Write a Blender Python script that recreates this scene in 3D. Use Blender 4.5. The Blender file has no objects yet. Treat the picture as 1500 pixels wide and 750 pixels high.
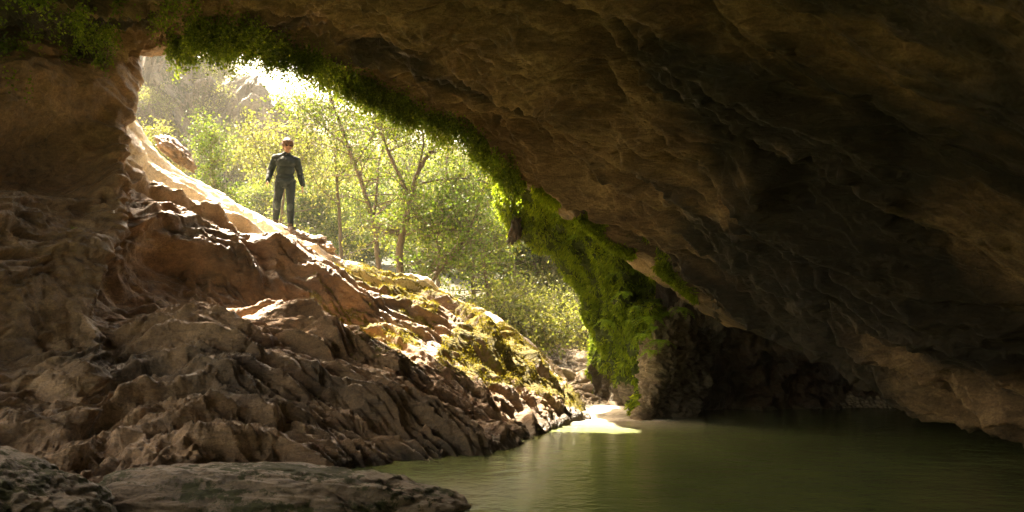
import bpy, bmesh, math, random
import numpy as np
from mathutils import Vector, Matrix, Euler
from mathutils.bvhtree import BVHTree

S = bpy.context.scene
C = S.collection
R = math.radians
rng = np.random.default_rng(7)
random.seed(7)

# ------------------------------------------------------------------ camera
F, HZ, H = 1150.0, 450.0, 1.9          # focal length and horizon row in a 1500 x 750 frame, eye height in m
cam = bpy.data.objects.new('camera', bpy.data.cameras.new('camera'))
C.objects.link(cam)
cam.location = (0, 0, H); cam.rotation_euler = (R(90), 0, 0)
cam.data.lens = F / 1500 * 36; cam.data.sensor_width = 36
cam.data.shift_y = (HZ - 375) / 1500
cam.data.clip_end = 2000; cam.data.clip_start = 0.05
S.camera = cam

# ------------------------------------------------------------------ world, sun, exposure
SUN = Vector((-0.54, 0.62, 1.16)).normalized()          # towards the sun
el = math.asin(SUN.z); az = math.atan2(SUN.x, SUN.y)
w = bpy.data.worlds.new('World'); S.world = w; w.use_nodes = True
nt = w.node_tree; bg = nt.nodes['Background']
sky = nt.nodes.new('ShaderNodeTexSky'); sky.sky_type = 'NISHITA'; sky.sun_disc = False
sky.sun_elevation = el; sky.sun_rotation = az
sky.air_density = 1.0; sky.dust_density = 4.0; sky.ozone_density = 0.6
mx = nt.nodes.new('ShaderNodeMix'); mx.data_type = 'RGBA'; mx.blend_type = 'MULTIPLY'
mx.inputs[0].default_value = 1.0; mx.inputs[7].default_value = (1.0, 0.80, 0.55, 1)
nt.links.new(sky.outputs[0], mx.inputs[6]); nt.links.new(mx.outputs[2], bg.inputs[0])
bg.inputs[1].default_value = 0.15
sd = bpy.data.lights.new('sun', 'SUN'); sd.energy = 5.0; sd.angle = R(0.5); sd.color = (1.0, 0.87, 0.66)
so = bpy.data.objects.new('sun', sd); C.objects.link(so)
so.rotation_euler = SUN.to_track_quat('Z', 'Y').to_euler(); so.location = SUN * 60
S.view_settings.view_transform = 'Standard'; S.view_settings.look = 'None'
S.view_settings.gamma = 1; S.view_settings.use_curve_mapping = False
S.view_settings.exposure = 3.5
S.render.engine = 'CYCLES'
S.cycles.use_denoising = True
S.cycles.max_bounces = 10; S.cycles.diffuse_bounces = 6; S.cycles.glossy_bounces = 3
S.cycles.transmission_bounces = 6; S.cycles.transparent_max_bounces = 8; S.cycles.volume_bounces = 1
S.cycles.sample_clamp_indirect = 6
S.cycles.caustics_reflective = False; S.cycles.caustics_refractive = False

# ------------------------------------------------------------------ helpers
def P(px, py, D):
    """world point D metres ahead that sits at pixel (px, py) of the 1500 x 750 frame"""
    return np.array([(px - 750) / F * D, D, H - (py - HZ) / F * D])

_perm = np.random.default_rng(3).permutation(256).astype(np.int64); _perm = np.concatenate([_perm, _perm, _perm])
_g = np.random.default_rng(4).normal(size=(256, 3)); _g /= np.linalg.norm(_g, axis=1)[:, None]
_g = _g.astype(np.float32)
def perlin(p):
    p = np.asarray(p, dtype=np.float32); sh = p.shape[:-1]; p = p.reshape(-1, 3)
    out = np.empty(len(p), np.float32)
    for a in range(0, len(p), 200000):
        q = p[a:a + 200000]
        i = np.floor(q).astype(np.int64); f = q - i; i &= 255
        u = f * f * f * (f * (f * 6 - 15) + 10)
        r = 0
        for dx in (0, 1):
            wx = u[:, 0] if dx else 1 - u[:, 0]
            for dy in (0, 1):
                wy = u[:, 1] if dy else 1 - u[:, 1]
                for dz in (0, 1):
                    wz = u[:, 2] if dz else 1 - u[:, 2]
                    h = _perm[_perm[_perm[i[:, 0] + dx] + i[:, 1] + dy] + i[:, 2] + dz]
                    gg = _g[h]
                    d = gg[:, 0] * (f[:, 0] - dx) + gg[:, 1] * (f[:, 1] - dy) + gg[:, 2] * (f[:, 2] - dz)
                    r = r + d * wx * wy * wz
        out[a:a + 200000] = r * 1.5
    return out.reshape(sh)
def fbm(p, o=4, g=.5, l=2.03):
    r = 0; a = 1
    for k in range(o):
        r = r + a * perlin(p * l ** k + 17.3 * k); a *= g
    return r
def ridge(p, o=4, g=.5, l=2.1, k0=0):
    r = 0; a = 1; w_ = 1
    for k in range(o):
        n = (1 - np.abs(perlin(p * l ** k + 31.7 * (k + k0)))) ** 2
        r = r + a * n * w_; w_ = np.clip(n * 1.5, 0, 1); a *= g
    return r
def billow(p, o=4, g=.5, l=2.1, k0=0):
    r = 0; a = 1
    for k in range(o):
        r = r + a * np.abs(perlin(p * l ** k + 11.9 * (k + k0))); a *= g
    return r
def warp(p, f, a):
    return p + a * np.stack([perlin(p * f + 5.1), perlin(p * f + 91.7), perlin(p * f + 47.3)], -1)
def sm(a, b, x):
    t = np.clip((x - a) / (b - a), 0, 1); return t * t * (3 - 2 * t)

def arcs(G):
    s_ = np.cumsum(np.linalg.norm(np.diff(G, axis=1, prepend=G[:, :1]), axis=-1), 1); t_ = np.cumsum(np.linalg.norm(np.diff(G, axis=0, prepend=G[:1]), axis=-1), 0)
    return s_, t_
def saw(s_, t_, f, sd, rise=.14, an=.42, wp=1.0):
    a = perlin(np.stack([s_ * f * an, t_ * f * .45, 0 * s_ + sd], -1)); b = perlin(np.stack([s_ * f * 1.0, t_ * f * 1.1, 0 * s_ + sd + 9.3], -1))
    ph = t_ * f + wp * (1.25 * a + .42 * b); fr = ph - np.floor(ph)
    v = np.where(fr < rise, fr / rise, (1 - fr) / (1 - rise)); v = v * v * (3 - 2 * v) * .5 + v * .5
    return (v - .5) * sm(-.45, .3, perlin(np.stack([s_ * f * .5, t_ * f * .7, 0 * s_ + sd + 20.7], -1)))

def cr(ctrl, n, axis, dens=None):
    """Catmull-Rom resampling of a control net along one axis"""
    c = np.moveaxis(np.asarray(ctrl, float), axis, 0); m = len(c)
    t = np.linspace(0, m - 1, n) if dens is None else np.interp(np.linspace(0, 1, n), *dens) * (m - 1)
    i = np.clip(np.floor(t).astype(int), 0, m - 2); f = (t - i).reshape((-1,) + (1,) * (c.ndim - 1))
    g = lambda k: c[np.clip(k, 0, m - 1)]
    p0, p1, p2, p3 = g(i - 1), g(i), g(i + 1), g(i + 2)
    r = .5 * (2 * p1 + (p2 - p0) * f + (2 * p0 - 5 * p1 + 4 * p2 - p3) * f ** 2 + (3 * p1 - p0 - 3 * p2 + p3) * f ** 3)
    return np.moveaxis(r, 0, axis)
def normals(G):
    du = np.gradient(G, axis=1); dv = np.gradient(G, axis=0)
    n = np.cross(du, dv); return n / (np.linalg.norm(n, axis=-1, keepdims=True) + 1e-9)

def raw_mesh(name, V, Fc, k, mats, attrs=None, smooth=True):
    V = np.ascontiguousarray(V, np.float32).reshape(-1, 3); Fc = np.ascontiguousarray(Fc, np.int32).reshape(-1, k)
    me = bpy.data.meshes.new(name)
    me.vertices.add(len(V)); me.vertices.foreach_set('co', V.ravel())
    me.loops.add(Fc.size); me.loops.foreach_set('vertex_index', Fc.ravel())
    me.polygons.add(len(Fc)); me.polygons.foreach_set('loop_start', np.arange(0, Fc.size, k, dtype=np.int32))
    me.polygons.foreach_set('use_smooth', np.full(len(Fc), smooth))
    for an, av in (attrs or {}).items():
        av = np.asarray(av, np.float32)
        if av.ndim == 1 or av.shape[-1] != 3 or av.size == len(V):
            a = me.attributes.new(an, 'FLOAT', 'POINT'); a.data.foreach_set('value', av.ravel())
        else:
            a = me.attributes.new(an, 'FLOAT_VECTOR', 'POINT'); a.data.foreach_set('vector', av.ravel())
    for m in (mats if isinstance(mats, (list, tuple)) else [mats]): me.materials.append(m)
    me.update(calc_edges=True)
    return me
def grid_mesh(name, G, mat, attrs=None, flip=False):
    r, c = G.shape[:2]; idx = np.arange(r * c).reshape(r, c)
    q = np.stack([idx[:-1, :-1], idx[:-1, 1:], idx[1:, 1:], idx[1:, :-1]], -1).reshape(-1, 4)
    if flip: q = q[:, ::-1]
    return raw_mesh(name, G, q, 4, mat, attrs)
def link(name, me, parent=None):
    o = bpy.data.objects.new(name, me); C.objects.link(o)
    if parent is not None: o.parent = parent
    return o
def tag(o, label=None, cat=None, group=None, kind=None):
    for k, v in (('label', label), ('category', cat), ('group', group), ('kind', kind)):
        if v: o[k] = v
    return o
def empty(name, loc, label, cat, group=None):
    o = bpy.data.objects.new(name, None); C.objects.link(o); o.location = tuple(loc); o.empty_display_size = .2
    return tag(o, label, cat, group)
def copy_tree(root, loc, rz=0, s=1.0, label=None, group=None):
    r = root.copy(); C.objects.link(r); r.location = tuple(loc); r.rotation_euler = (0, 0, rz); r.scale = (s, s, s)
    if label: r['label'] = label
    if group: r['group'] = group
    for ch in list(root.children):
        c = ch.copy(); C.objects.link(c); c.parent = r
    return r

# ------------------------------------------------------------------ materials
def nmat(name):
    m = bpy.data.materials.new(name); m.use_nodes = True
    t = m.node_tree; return m, t, t.nodes, t.links, t.nodes['Principled BSDF']
def ramp(N, stops):
    r = N.new('ShaderNodeValToRGB'); e = r.color_ramp.elements
    while len(e) < len(stops): e.new(.5)
    for x, (p, c) in zip(e, stops): x.position = p; x.color = (*c, 1) if len(c) == 3 else c
    return r
def noise(N, L, co, scale, det=6, rough=.6, dist=0):
    n = N.new('ShaderNodeTexNoise'); n.inputs['Scale'].default_value = scale; n.inputs['Detail'].default_value = det
    n.inputs['Roughness'].default_value = rough; n.inputs['Distortion'].default_value = dist
    if co is not None: L.new(co, n.inputs['Vector'])
    return n
def mixc(N, L, fac, a, b, mode='MIX'):
    m = N.new('ShaderNodeMix'); m.data_type = 'RGBA'; m.blend_type = mode
    for s, v in ((0, fac), (6, a), (7, b)):
        if isinstance(v, (int, float)): m.inputs[s].default_value = v
        elif isinstance(v, tuple): m.inputs[s].default_value = (*v, 1)
        else: L.new(v, m.inputs[s])
    return m.outputs[2]
def mth(N, L, op, a, b=None, clamp=False):
    m = N.new('ShaderNodeMath'); m.operation = op; m.use_clamp = clamp
    for s, v in ((0, a), (1, b)):
        if v is None: continue
        if isinstance(v, (int, float)): m.inputs[s].default_value = v
        else: L.new(v, m.inputs[s])
    return m.outputs[0]
def attr(N, name, out='Fac'):
    a = N.new('ShaderNodeAttribute'); a.attribute_name = name; return a.outputs[out]

def rock_mat(name, dark, mid, light, moss=(.075, .085, .012), bump=.03, rough=(.45, .85), scale=1.0, stain=(.02, .018, .012), wetlo=.25):
    m, t, N, L, B = nmat(name)
    tc = N.new('ShaderNodeTexCoord'); co = tc.outputs['Object']
    mp = N.new('ShaderNodeMapping'); mp.inputs['Rotation'].default_value = (0, R(24), R(-16)); mp.inputs['Scale'].default_value = (.45, 1, 1.3)
    L.new(co, mp.inputs[0]); cs = mp.outputs[0]
    n1 = noise(N, L, cs, 1.3 * scale, 8, .65, .5)
    r1 = ramp(N, [(.3, dark), (.5, mid), (.72, light)]); L.new(n1.outputs[0], r1.inputs[0])
    n2 = noise(N, L, co, 38 * scale, 5, .7)
    r2 = ramp(N, [(.3, (.62, .6, .58)), (.6, (1.12, 1.1, 1.06))]); L.new(n2.outputs[0], r2.inputs[0])
    col = mixc(N, L, 1.0, r1.outputs[0], r2.outputs[0], 'MULTIPLY')
    n3 = noise(N, L, cs, 7 * scale, 6, .7, 1.0)
    r3 = ramp(N, [(.36, (.55, .53, .5)), (.58, (1.05, 1.04, 1.0))]); L.new(n3.outputs[0], r3.inputs[0])
    col = mixc(N, L, 1.0, col, r3.outputs[0], 'MULTIPLY')
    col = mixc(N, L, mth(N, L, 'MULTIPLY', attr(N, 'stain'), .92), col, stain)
    if name == 'slope_rock': col = mixc(N, L, mth(N, L, 'MULTIPLY', attr(N, 'pale'), .9), col, mixc(N, L, 1.0, r2.outputs[0], (.74, .65, .50), 'MULTIPLY'))  # mixes the crest's painted sunlight into the base colour
    nm = noise(N, L, co, 9, 6, .7)
    mm = mth(N, L, 'ADD', attr(N, 'moss'), mth(N, L, 'MULTIPLY', mth(N, L, 'SUBTRACT', nm.outputs[0], .5), 2.2))
    rm = ramp(N, [(.42, (0, 0, 0)), (.62, (1, 1, 1))]); L.new(mm, rm.inputs[0])
    nm2 = noise(N, L, co, 25, 4, .6)
    rmc = ramp(N, [(.3, tuple(c * .45 for c in moss)), (.7, moss)]); L.new(nm2.outputs[0], rmc.inputs[0])
    col = mixc(N, L, rm.outputs[0], col, rmc.outputs[0])
    L.new(col, B.inputs['Base Color'])
    rr = N.new('ShaderNodeMapRange'); rr.inputs[1].default_value = .35; rr.inputs[2].default_value = .65
    rr.inputs[3].default_value = rough[0]; rr.inputs[4].default_value = rough[1]; L.new(n1.outputs[0], rr.inputs[0])
    wet = attr(N, 'wet')
    ro = N.new('ShaderNodeMix'); ro.data_type = 'FLOAT'; L.new(wet, ro.inputs[0]); L.new(rr.outputs[0], ro.inputs[2]); ro.inputs[3].default_value = wetlo
    L.new(mth(N, L, 'ADD', ro.outputs[0], mth(N, L, 'MULTIPLY', rm.outputs[0], .4), True), B.inputs['Roughness'])
    B.inputs['IOR'].default_value = 1.45
    nb = noise(N, L, co, 16 * scale, 9, .72)
    nb2 = noise(N, L, cs, 5 * scale, 8, .7, 1.5)
    h = mth(N, L, 'ADD', nb.outputs[0], mth(N, L, 'MULTIPLY', nb2.outputs[0], 1.4))
    bp = N.new('ShaderNodeBump'); bp.inputs['Distance'].default_value = bump; bp.inputs['Strength'].default_value = 1
    L.new(h, bp.inputs['Height']); L.new(bp.outputs[0], B.inputs['Normal'])
    return m
M_slope = rock_mat('slope_rock', (.125, .073, .034), (.26, .160, .082), (.43, .29, .165), rough=(.30, .65), bump=.03, moss=(.19, .15, .016))
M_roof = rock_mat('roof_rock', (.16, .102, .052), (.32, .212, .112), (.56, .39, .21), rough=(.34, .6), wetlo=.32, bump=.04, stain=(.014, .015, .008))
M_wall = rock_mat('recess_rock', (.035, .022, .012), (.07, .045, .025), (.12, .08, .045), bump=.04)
M_pillar = rock_mat('pillar_rock', (.18, .13, .075), (.34, .26, .16), (.52, .43, .30), bump=.06, moss=(.09, .12, .015))
M_cliff = rock_mat('cliff_rock', (.07, .055, .042), (.16, .13, .10), (.32, .26, .20), scale=.25, bump=.12, moss=(.05, .06, .018))
M_boulder = rock_mat('boulder_rock', (.12, .085, .05), (.21, .155, .10), (.34, .26, .18), bump=.04, moss=(.06, .06, .015))
M_stone = rock_mat('stone_rock', (.22, .16, .10), (.36, .28, .19), (.5, .42, .32), bump=.03)

def leaf_mat(name, a, b, c, trans=.5, rough=.5):
    m, t, N, L, B = nmat(name)
    r = ramp(N, [(0, a), (.55, b), (1, c)]); L.new(attr(N, 'var'), r.inputs[0])
    L.new(r.outputs[0], B.inputs['Base Color']); B.inputs['Roughness'].default_value = rough
    B.inputs['IOR'].default_value = 1.35
    tr = N.new('ShaderNodeBsdfTranslucent')
    tcx = mixc(N, L, 1.0, r.outputs[0], (1.5, 1.5, .7), 'MULTIPLY'); L.new(tcx, tr.inputs[0])
    ms = N.new('ShaderNodeMixShader'); ms.inputs[0].default_value = trans
    L.new(B.outputs[0], ms.inputs[1]); L.new(tr.outputs[0], ms.inputs[2])
    L.new(ms.outputs[0], N['Material Output'].inputs[0])
    return m
M_leaf = leaf_mat('tree_leaf', (.04, .065, .008), (.10, .14, .018), (.25, .26, .06))
M_leafpale = leaf_mat('pale_leaf', (.07, .085, .02), (.15, .165, .045), (.32, .31, .13))
M_leafdeep = leaf_mat('deep_leaf', (.035, .06, .01), (.075, .12, .018), (.16, .20, .03))
M_hang = leaf_mat('hanging_leaf', (.07, .105, .010), (.16, .23, .02), (.32, .40, .04), .5)
M_mossleaf = leaf_mat('moss_blade', (.10, .135, .008), (.21, .29, .016), (.42, .48, .035), .5, .7)
M_goldmoss = leaf_mat('gold_moss', (.07, .06, .008), (.15, .125, .015), (.26, .21, .03), .4, .8)
M_fern = leaf_mat('fern_frond', (.12, .20, .015), (.22, .34, .03), (.34, .46, .05), .5)
M_dry = leaf_mat('dry_grass', (.16, .12, .05), (.30, .24, .10), (.42, .36, .18), .35, .8)
def bark_mat(name, a, b):
    m, t, N, L, B = nmat(name)
    co = N.new('ShaderNodeTexCoord').outputs['Object']
    mp = N.new('ShaderNodeMapping'); mp.inputs['Scale'].default_value = (9, 9, 2); L.new(co, mp.inputs[0])
    n = noise(N, L, mp.outputs[0], 2, 6, .7); r = ramp(N, [(.35, a), (.65, b)]); L.new(n.outputs[0], r.inputs[0])
    L.new(r.outputs[0], B.inputs['Base Color']); B.inputs['Roughness'].default_value = .9
    bp = N.new('ShaderNodeBump'); bp.inputs['Distance'].default_value = .02; L.new(n.outputs[0], bp.inputs['Height']); L.new(bp.outputs[0], B.inputs['Normal'])
    return m
M_bark = bark_mat('bark', (.05, .035, .02), (.13, .10, .06))
def plain(name, c, rough=.7, nz=0.0, ns=30):
    m, t, N, L, B = nmat(name)
    co = N.new('ShaderNodeTexCoord').outputs['Object']; n = noise(N, L, co, ns, 5, .6)
    B.inputs['Specular IOR Level'].default_value = .25
    r = ramp(N, [(.3, tuple(x * (1 - nz) for x in c)), (.7, tuple(min(1, x * (1 + nz)) for x in c))]); L.new(n.outputs[0], r.inputs[0])
    L.new(r.outputs[0], B.inputs['Base Color']); B.inputs['Roughness'].default_value = rough
    bp = N.new('ShaderNodeBump'); bp.inputs['Distance'].default_value = .004; bp.inputs['Strength'].default_value = .5
    L.new(n.outputs[0], bp.inputs['Height']); L.new(bp.outputs[0], B.inputs['Normal'])
    return m

# ------------------------------------------------------------------ ground, stream bed and hills: one sheet
def bed_x(y): return np.interp(y, [0, 13, 16, 22, 30, 60, 200], [1.5, 1.6, 1.9, 2.1, 2.6, 8, 40])
def ground_z(x, y):
    x = np.asarray(x, float); y = np.asarray(y, float)
    base = np.interp(y, [-50, 12.6, 14.5, 15.7, 18, 23, 32, 50, 90, 200, 900], [-1.4, -1.0, -.18, .03, .28, .72, 1.8, 5.0, 14, 30, 60])
    d = x - bed_x(y); out = np.interp(y, [14.6, 18], [0, 1])
    left = np.interp(-d, [0, 1.6, 4, 8, 16, 28, 40, 200], [0, .1, .5, 1.0, 2.4, 4.5, 9, 60])
    right = np.interp(d, [0, 1.2, 3, 7, 16, 40, 200], [0, .1, 1.0, 4.5, 12, 22, 60])
    z = base + out * np.where(d < 0, left, right)
    z = z + sm(13, 18, y) * .16 * fbm(np.stack([x * .9, y * .9, 0 * x], -1), 4)
    z = z + sm(30, 60, y) * 2.0 * perlin(np.stack([x * .08, y * .08, 0 * x + 3], -1))
    return z
gy = np.concatenate([np.linspace(-50, 12, 30), np.linspace(12.1, 30, 420), np.linspace(30.3, 90, 200), np.linspace(92, 260, 30)])
gx = np.concatenate([np.linspace(-150, -32, 25), np.linspace(-31, -4, 120), np.linspace(-3.95, 7, 300), np.linspace(7.2, 31, 100), np.linspace(33, 150, 25)])
GX, GY = np.meshgrid(gx, gy); GZ = ground_z(GX, GY)
near = sm(14, 15.5, GY) * (1 - sm(30, 36, GY)) * (1 - sm(8, 12, np.abs(GX)))
pb = np.stack([GX, GY, 0 * GX], -1)
GZ += near * (.14 * billow(pb * 3.2, 3) - .05)
m, t, N, L, B = nmat('ground_soil')
co = N.new('ShaderNodeTexCoord').outputs['Object']
n = noise(N, L, co, 2.5, 9, .7); r = ramp(N, [(.3, (.13, .10, .06)), (.5, (.30, .24, .16)), (.7, (.46, .38, .27))]); L.new(n.outputs[0], r.inputs[0])
vo = N.new('ShaderNodeTexVoronoi'); vo.inputs['Scale'].default_value = 14; L.new(co, vo.inputs['Vector'])
rv = ramp(N, [(0, (1.1, 1.1, 1.1)), (.6, (.5, .48, .45))]); L.new(vo.outputs['Distance'], rv.inputs[0])
cA = mixc(N, L, 1.0, r.outputs[0], rv.outputs[0], 'MULTIPLY')
sp = N.new('ShaderNodeSeparateXYZ'); L.new(co, sp.inputs[0])
far = N.new('ShaderNodeMapRange'); far.inputs[1].default_value = 26; far.inputs[2].default_value = 34; L.new(sp.outputs[1], far.inputs[0])
n2 = noise(N, L, co, .6, 8, .7); rg = ramp(N, [(.35, (.02, .026, .008)), (.6, (.045, .048, .016)), (.75, (.09, .075, .045))]); L.new(n2.outputs[0], rg.inputs[0])
hill = N.new('ShaderNodeMapRange'); hill.inputs[1].default_value = -2.6; hill.inputs[2].default_value = -4.2; L.new(sp.outputs[0], hill.inputs[0])
L.new(mixc(N, L, mth(N, L, 'MAXIMUM', far.outputs[0], hill.outputs[0]), cA, rg.outputs[0]), B.inputs['Base Color']); B.inputs['Roughness'].default_value = .8
bp = N.new('ShaderNodeBump'); bp.inputs['Distance'].default_value = .05; L.new(vo.outputs['Distance'], bp.inputs['Height']); bp.invert = True
L.new(bp.outputs[0], B.inputs['Normal']); M_ground = m
ground = link('ground', grid_mesh('ground', np.stack([GX, GY, GZ], -1), M_ground))
tag(ground, 'stony dry stream bed running up into wooded canyon sides', kind='structure')

# ------------------------------------------------------------------ water
m, t, N, L, B = nmat('pool_water')
co = N.new('ShaderNodeTexCoord').outputs['Object']
mp = N.new('ShaderNodeMapping'); mp.inputs['Scale'].default_value = (1, 1.5, 1); L.new(co, mp.inputs[0])
B.inputs['IOR'].default_value = 1.33
n0 = noise(N, L, co, .8, 4, .5)
rc = ramp(N, [(.3, (.105, .135, .045)), (.7, (.155, .185, .07))]); L.new(n0.outputs[0], rc.inputs[0])
foam_glint = attr(N, 'foam_glint'); nf = noise(N, L, mp.outputs[0], 9, 8, .75, .6)
fm = mth(N, L, 'MULTIPLY', foam_glint, nf.outputs[0]); rf = ramp(N, [(.16, (0, 0, 0)), (.36, (1, 1, 1))]); L.new(fm, rf.inputs[0])
rsh = attr(N, 'shallow')
cc = mixc(N, L, rsh, rc.outputs[0], (.36, .33, .27))
L.new(mixc(N, L, rf.outputs[0], cc, (.88, .84, .76)), B.inputs['Base Color'])
B.inputs['Roughness'].default_value = .06
L.new(mth(N, L, 'ADD', mth(N, L, 'MULTIPLY', rf.outputs[0], .4), .06), B.inputs['Roughness'])
na = noise(N, L, mp.outputs[0], 3.2, 5, .6, .3); nb = noise(N, L, mp.outputs[0], 16, 4, .6, .2)
hh = mth(N, L, 'ADD', na.outputs[0], mth(N, L, 'MULTIPLY', nb.outputs[0], .28))
hh = mth(N, L, 'ADD', hh, mth(N, L, 'MULTIPLY', mth(N, L, 'MULTIPLY', nf.outputs[0], foam_glint), 5.0))
bp = N.new('ShaderNodeBump'); bp.inputs['Distance'].default_value = .05; bp.inputs['Strength'].default_value = .30
L.new(hh, bp.inputs['Height']); L.new(bp.outputs[0], B.inputs['Normal']); M_water = m
wx, wy = np.meshgrid(np.linspace(-9, 13, 330), np.linspace(-8, 16.3, 360))
e2 = lambda cx, cy, rx, ry: np.exp(-((wx - cx) / rx) ** 2 - ((wy - cy) / ry) ** 2)
foam_glintv = np.clip(.85 * e2(1.75, 14.6, .75, .95) + .75 * e2(1.25, 13.3, .75, .4) + .7 * e2(2.45, 13.2, .35, .14), 0, 1)  # riffle foam, with the sun glint painted in as the same white
shal = np.clip(1.0 * e2(1.9, 14.6, 1.0, 1.6) + .55 * e2(1.9, 13.0, 1.5, .7) + .35 * e2(-.6, 8.1, .9, .5), 0, 1)
WG = np.stack([wx, wy, np.zeros_like(wx)], -1)
water = link('water', grid_mesh('water', WG, M_water, {'foam_glint': foam_glintv.ravel(), 'shallow': shal.ravel()}))
tag(water, 'murky olive green pool with pale riffle and painted sun glint where the stream enters', kind='structure')

# ------------------------------------------------------------------ left rock slope
def sh(px, D): return P(px, HZ + F * H / D, D)        # a point of the waterline
crest = [(-330, 60, 9.5), (0, 30, 12.2), (120, 55, 13.6), (203, 88, 14.5), (186, 130, 15.0), (212, 200, 16.0), (290, 268, 16.9), (345, 302, 17.0),
         (400, 329, 17.0), (452, 352, 16.7), (500, 385, 16.5), (600, 414, 16.0), (700, 454, 15.5), (775, 503, 15.2), (815, 553, 14.9), (845, 603, 14.1), (866, 650, 13.5)]
shore = [(-700, 4.2), (-420, 4.8), (-180, 5.4), (0, 6.0), (120, 6.6), (230, 7.2), (330, 7.7), (420, 8.2), (500, 8.7), (560, 9.1), (620, 9.5), (680, 9.95), (730, 10.5), (775, 11.2), (812, 12.2), (840, 13.1), (860, 13.4)]
cre = np.array([P(*c) for c in crest]); sho = np.array([sh(*s) for s in shore])
nc = len(crest); k = np.arange(nc)
bul = np.interp(k, [0, 3, 6, 9, 13, 16], [.0, -.25, .25, .32, .3, .0])         # convexity of the profile
steep = np.interp(k, [0, 2, 4, 6, 16], [1, 1, .8, 0, 0])                        # the wall under the roof
rows = [sho + [0, -.8, -1.6], sho + [0, -.25, -.45], sho]
for f, fz, fr_ in ((.16, .15, .16), (.32, .30, .36), (.48, .44, .55), (.62, .58, .72), (.76, .80, .84), (.88, .93, .94)):
    p = sho + (cre - sho) * f
    zf = np.interp(k, [0, 3, 5, 9, 12, 16], [f, f, fz, fz, fr_ + .06 * (f > .4) * (f < .9), fr_ + .04]); p[:, 2] = cre[:, 2] * zf
    ff = f ** 1.8
    p2 = sho + (cre - sho) * np.stack([0 * k + f ** .8, 0 * k + f ** .8, 0 * k + ff], -1)
    p = p * (1 - steep[:, None]) + p2 * steep[:, None]
    rows.append(p)
rows.append(cre)
bk = np.interp(k, [0, 3, 5, 7, 16], [.2, .3, .8, 1, 1])
lx = np.interp(k, [0, 4, 6, 8, 16], [-1.0, -.9, -.62, -.1, .3])
rows.append(cre + np.stack([1.0 * lx, 1.0 * np.ones(nc), -.25 * bk + .6 * (1 - bk)], -1))
rows.append(cre + np.stack([2.3 * lx, 2.3 * np.ones(nc), -1.3 * bk + 2 * (1 - bk)], -1))
rows.append(cre + np.stack([4.5 * lx, 4.5 * np.ones(nc), -4.0 * bk + 4 * (1 - bk)], -1))
ctl = np.array(rows)
G = cr(cr(ctl, 760, 0, ([0, .08, .85, 1], [0, .13, .80, 1])), 1150, 1)
nr = G.shape[0]
rowv = np.interp(np.interp(np.linspace(0, 1, nr), [0, .08, .85, 1], [0, .13, .80, 1]) * (len(rows) - 1), [0, 2, 3, 4, 5, 6, 7, 8, 9, 10, 12], [-.2, 0, .16, .32, .48, .62, .76, .88, 1, 1.1, 1.5])[:, None] * np.ones((1, G.shape[1]))
colv = (np.linspace(0, nc - 1, G.shape[1])[None, :] * np.ones((nr, 1)))
Nn = normals(G)
if Nn[300, 500, 2] < 0: Nn = -Nn
d = np.array([5.4, -1.8, -2.6]); d /= np.linalg.norm(d)
e = np.cross(d, [0, 0, 1.]); e /= np.linalg.norm(e); g = np.cross(e, d)
def strata(p, sd, se=1., sg=1.): return np.stack([(p @ d) * sd, (p @ e) * se, (p @ g) * sg], -1)
q = strata(G, .42, .8, 1.15)
qw = warp(warp(q, .6, .55), 1.7, .18)
lump = fbm(qw * .55, 3, .5)
bil = billow(qw * .95 + 3, 3, .5)
scal = ridge(warp(strata(G, .75, 1.5, 2.0), 1.2, .35) * 1.1, 4, .5)
fine = ridge(warp(strata(G, 2.2, 4.5, 6.0), .8, .5), 4, .55)
micro = fbm(strata(G, 9, 16, 20), 3, .6)
# long ledge with a dark undercut below it
led = perlin(np.stack([colv * .55, colv * 0, colv * 0], -1)) * .06
lc = np.interp(colv, [0, 2, 5, 8, 10, 12, 16], [.55, .60, .70, .72, .66, .6, .6]) + led
amp = np.interp(colv, [0, 1.5, 4, 9, 11, 13, 16], [.3, .5, .9, .8, .4, .2, 0])
disp_l = amp * (.30 * np.exp(-((rowv - lc) / .055) ** 2) - .62 * np.exp(-((rowv - (lc - .14)) / .075) ** 2))
edge = sm(-.15, .05, rowv)
# several smaller steps, rounded on top and hollow beneath
sA, tA = arcs(G); sA = sA[nr // 2][None, :] * np.ones((nr, 1)); ci_ = int(np.argmin(np.abs(rowv[:, 0] - 1))); tA = tA - tA[ci_][None, :] + .10 * sA
hol = 1 - sm(2.1, 2.9, colv)
pz = lambda f, sd: sm(.22, .62, perlin(np.stack([sA * f * .7, tA * f, 0 * sA + sd], -1)))
pits = .075 * pz(2.6, 4.4) + .045 * pz(5.5, 2.1) + .022 * pz(11, 7.7)
disp = disp_l + hol * (-1.5 * np.exp(-((rowv - .80) / .06) ** 2) + .5 * np.exp(-((rowv - .92) / .06) ** 2)) + .30 * lump + .16 * (bil - .35) + .26 * saw(sA, tA, .75, 1.7, .25) + .20 * saw(sA, tA, 1.6, 5.2, .25) + .11 * saw(sA, tA, 3.3, 8.9, .3, .36) + .055 * saw(sA, tA, 6.6, 3.3, .3, .36) + .024 * saw(sA, tA, 14, 6.1, .3, .6) - .6 * pits + .07 * (scal - .9) + .014 * (fine - .8) + .005 * micro
calm = np.interp(colv, [0, 2, 4, 6, 9, 12], [.8, .9, .85, 1, 1, .8]) * (1 - .30 * sm(.76, .86, rowv) * (1 - sm(1.1, 1.3, rowv)) * (1 - sm(9, 12, colv)))
cr_c = 1 - .55 * np.exp(-((rowv - 1.0) / .10) ** 2)             # quieter at the crest so that its outline holds
disp = disp * calm * cr_c * (.35 + .65 * edge)
G2 = G + Nn * disp[..., None]
N2 = normals(G2)
if N2[300, 500, 2] < 0: N2 = -N2
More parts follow.
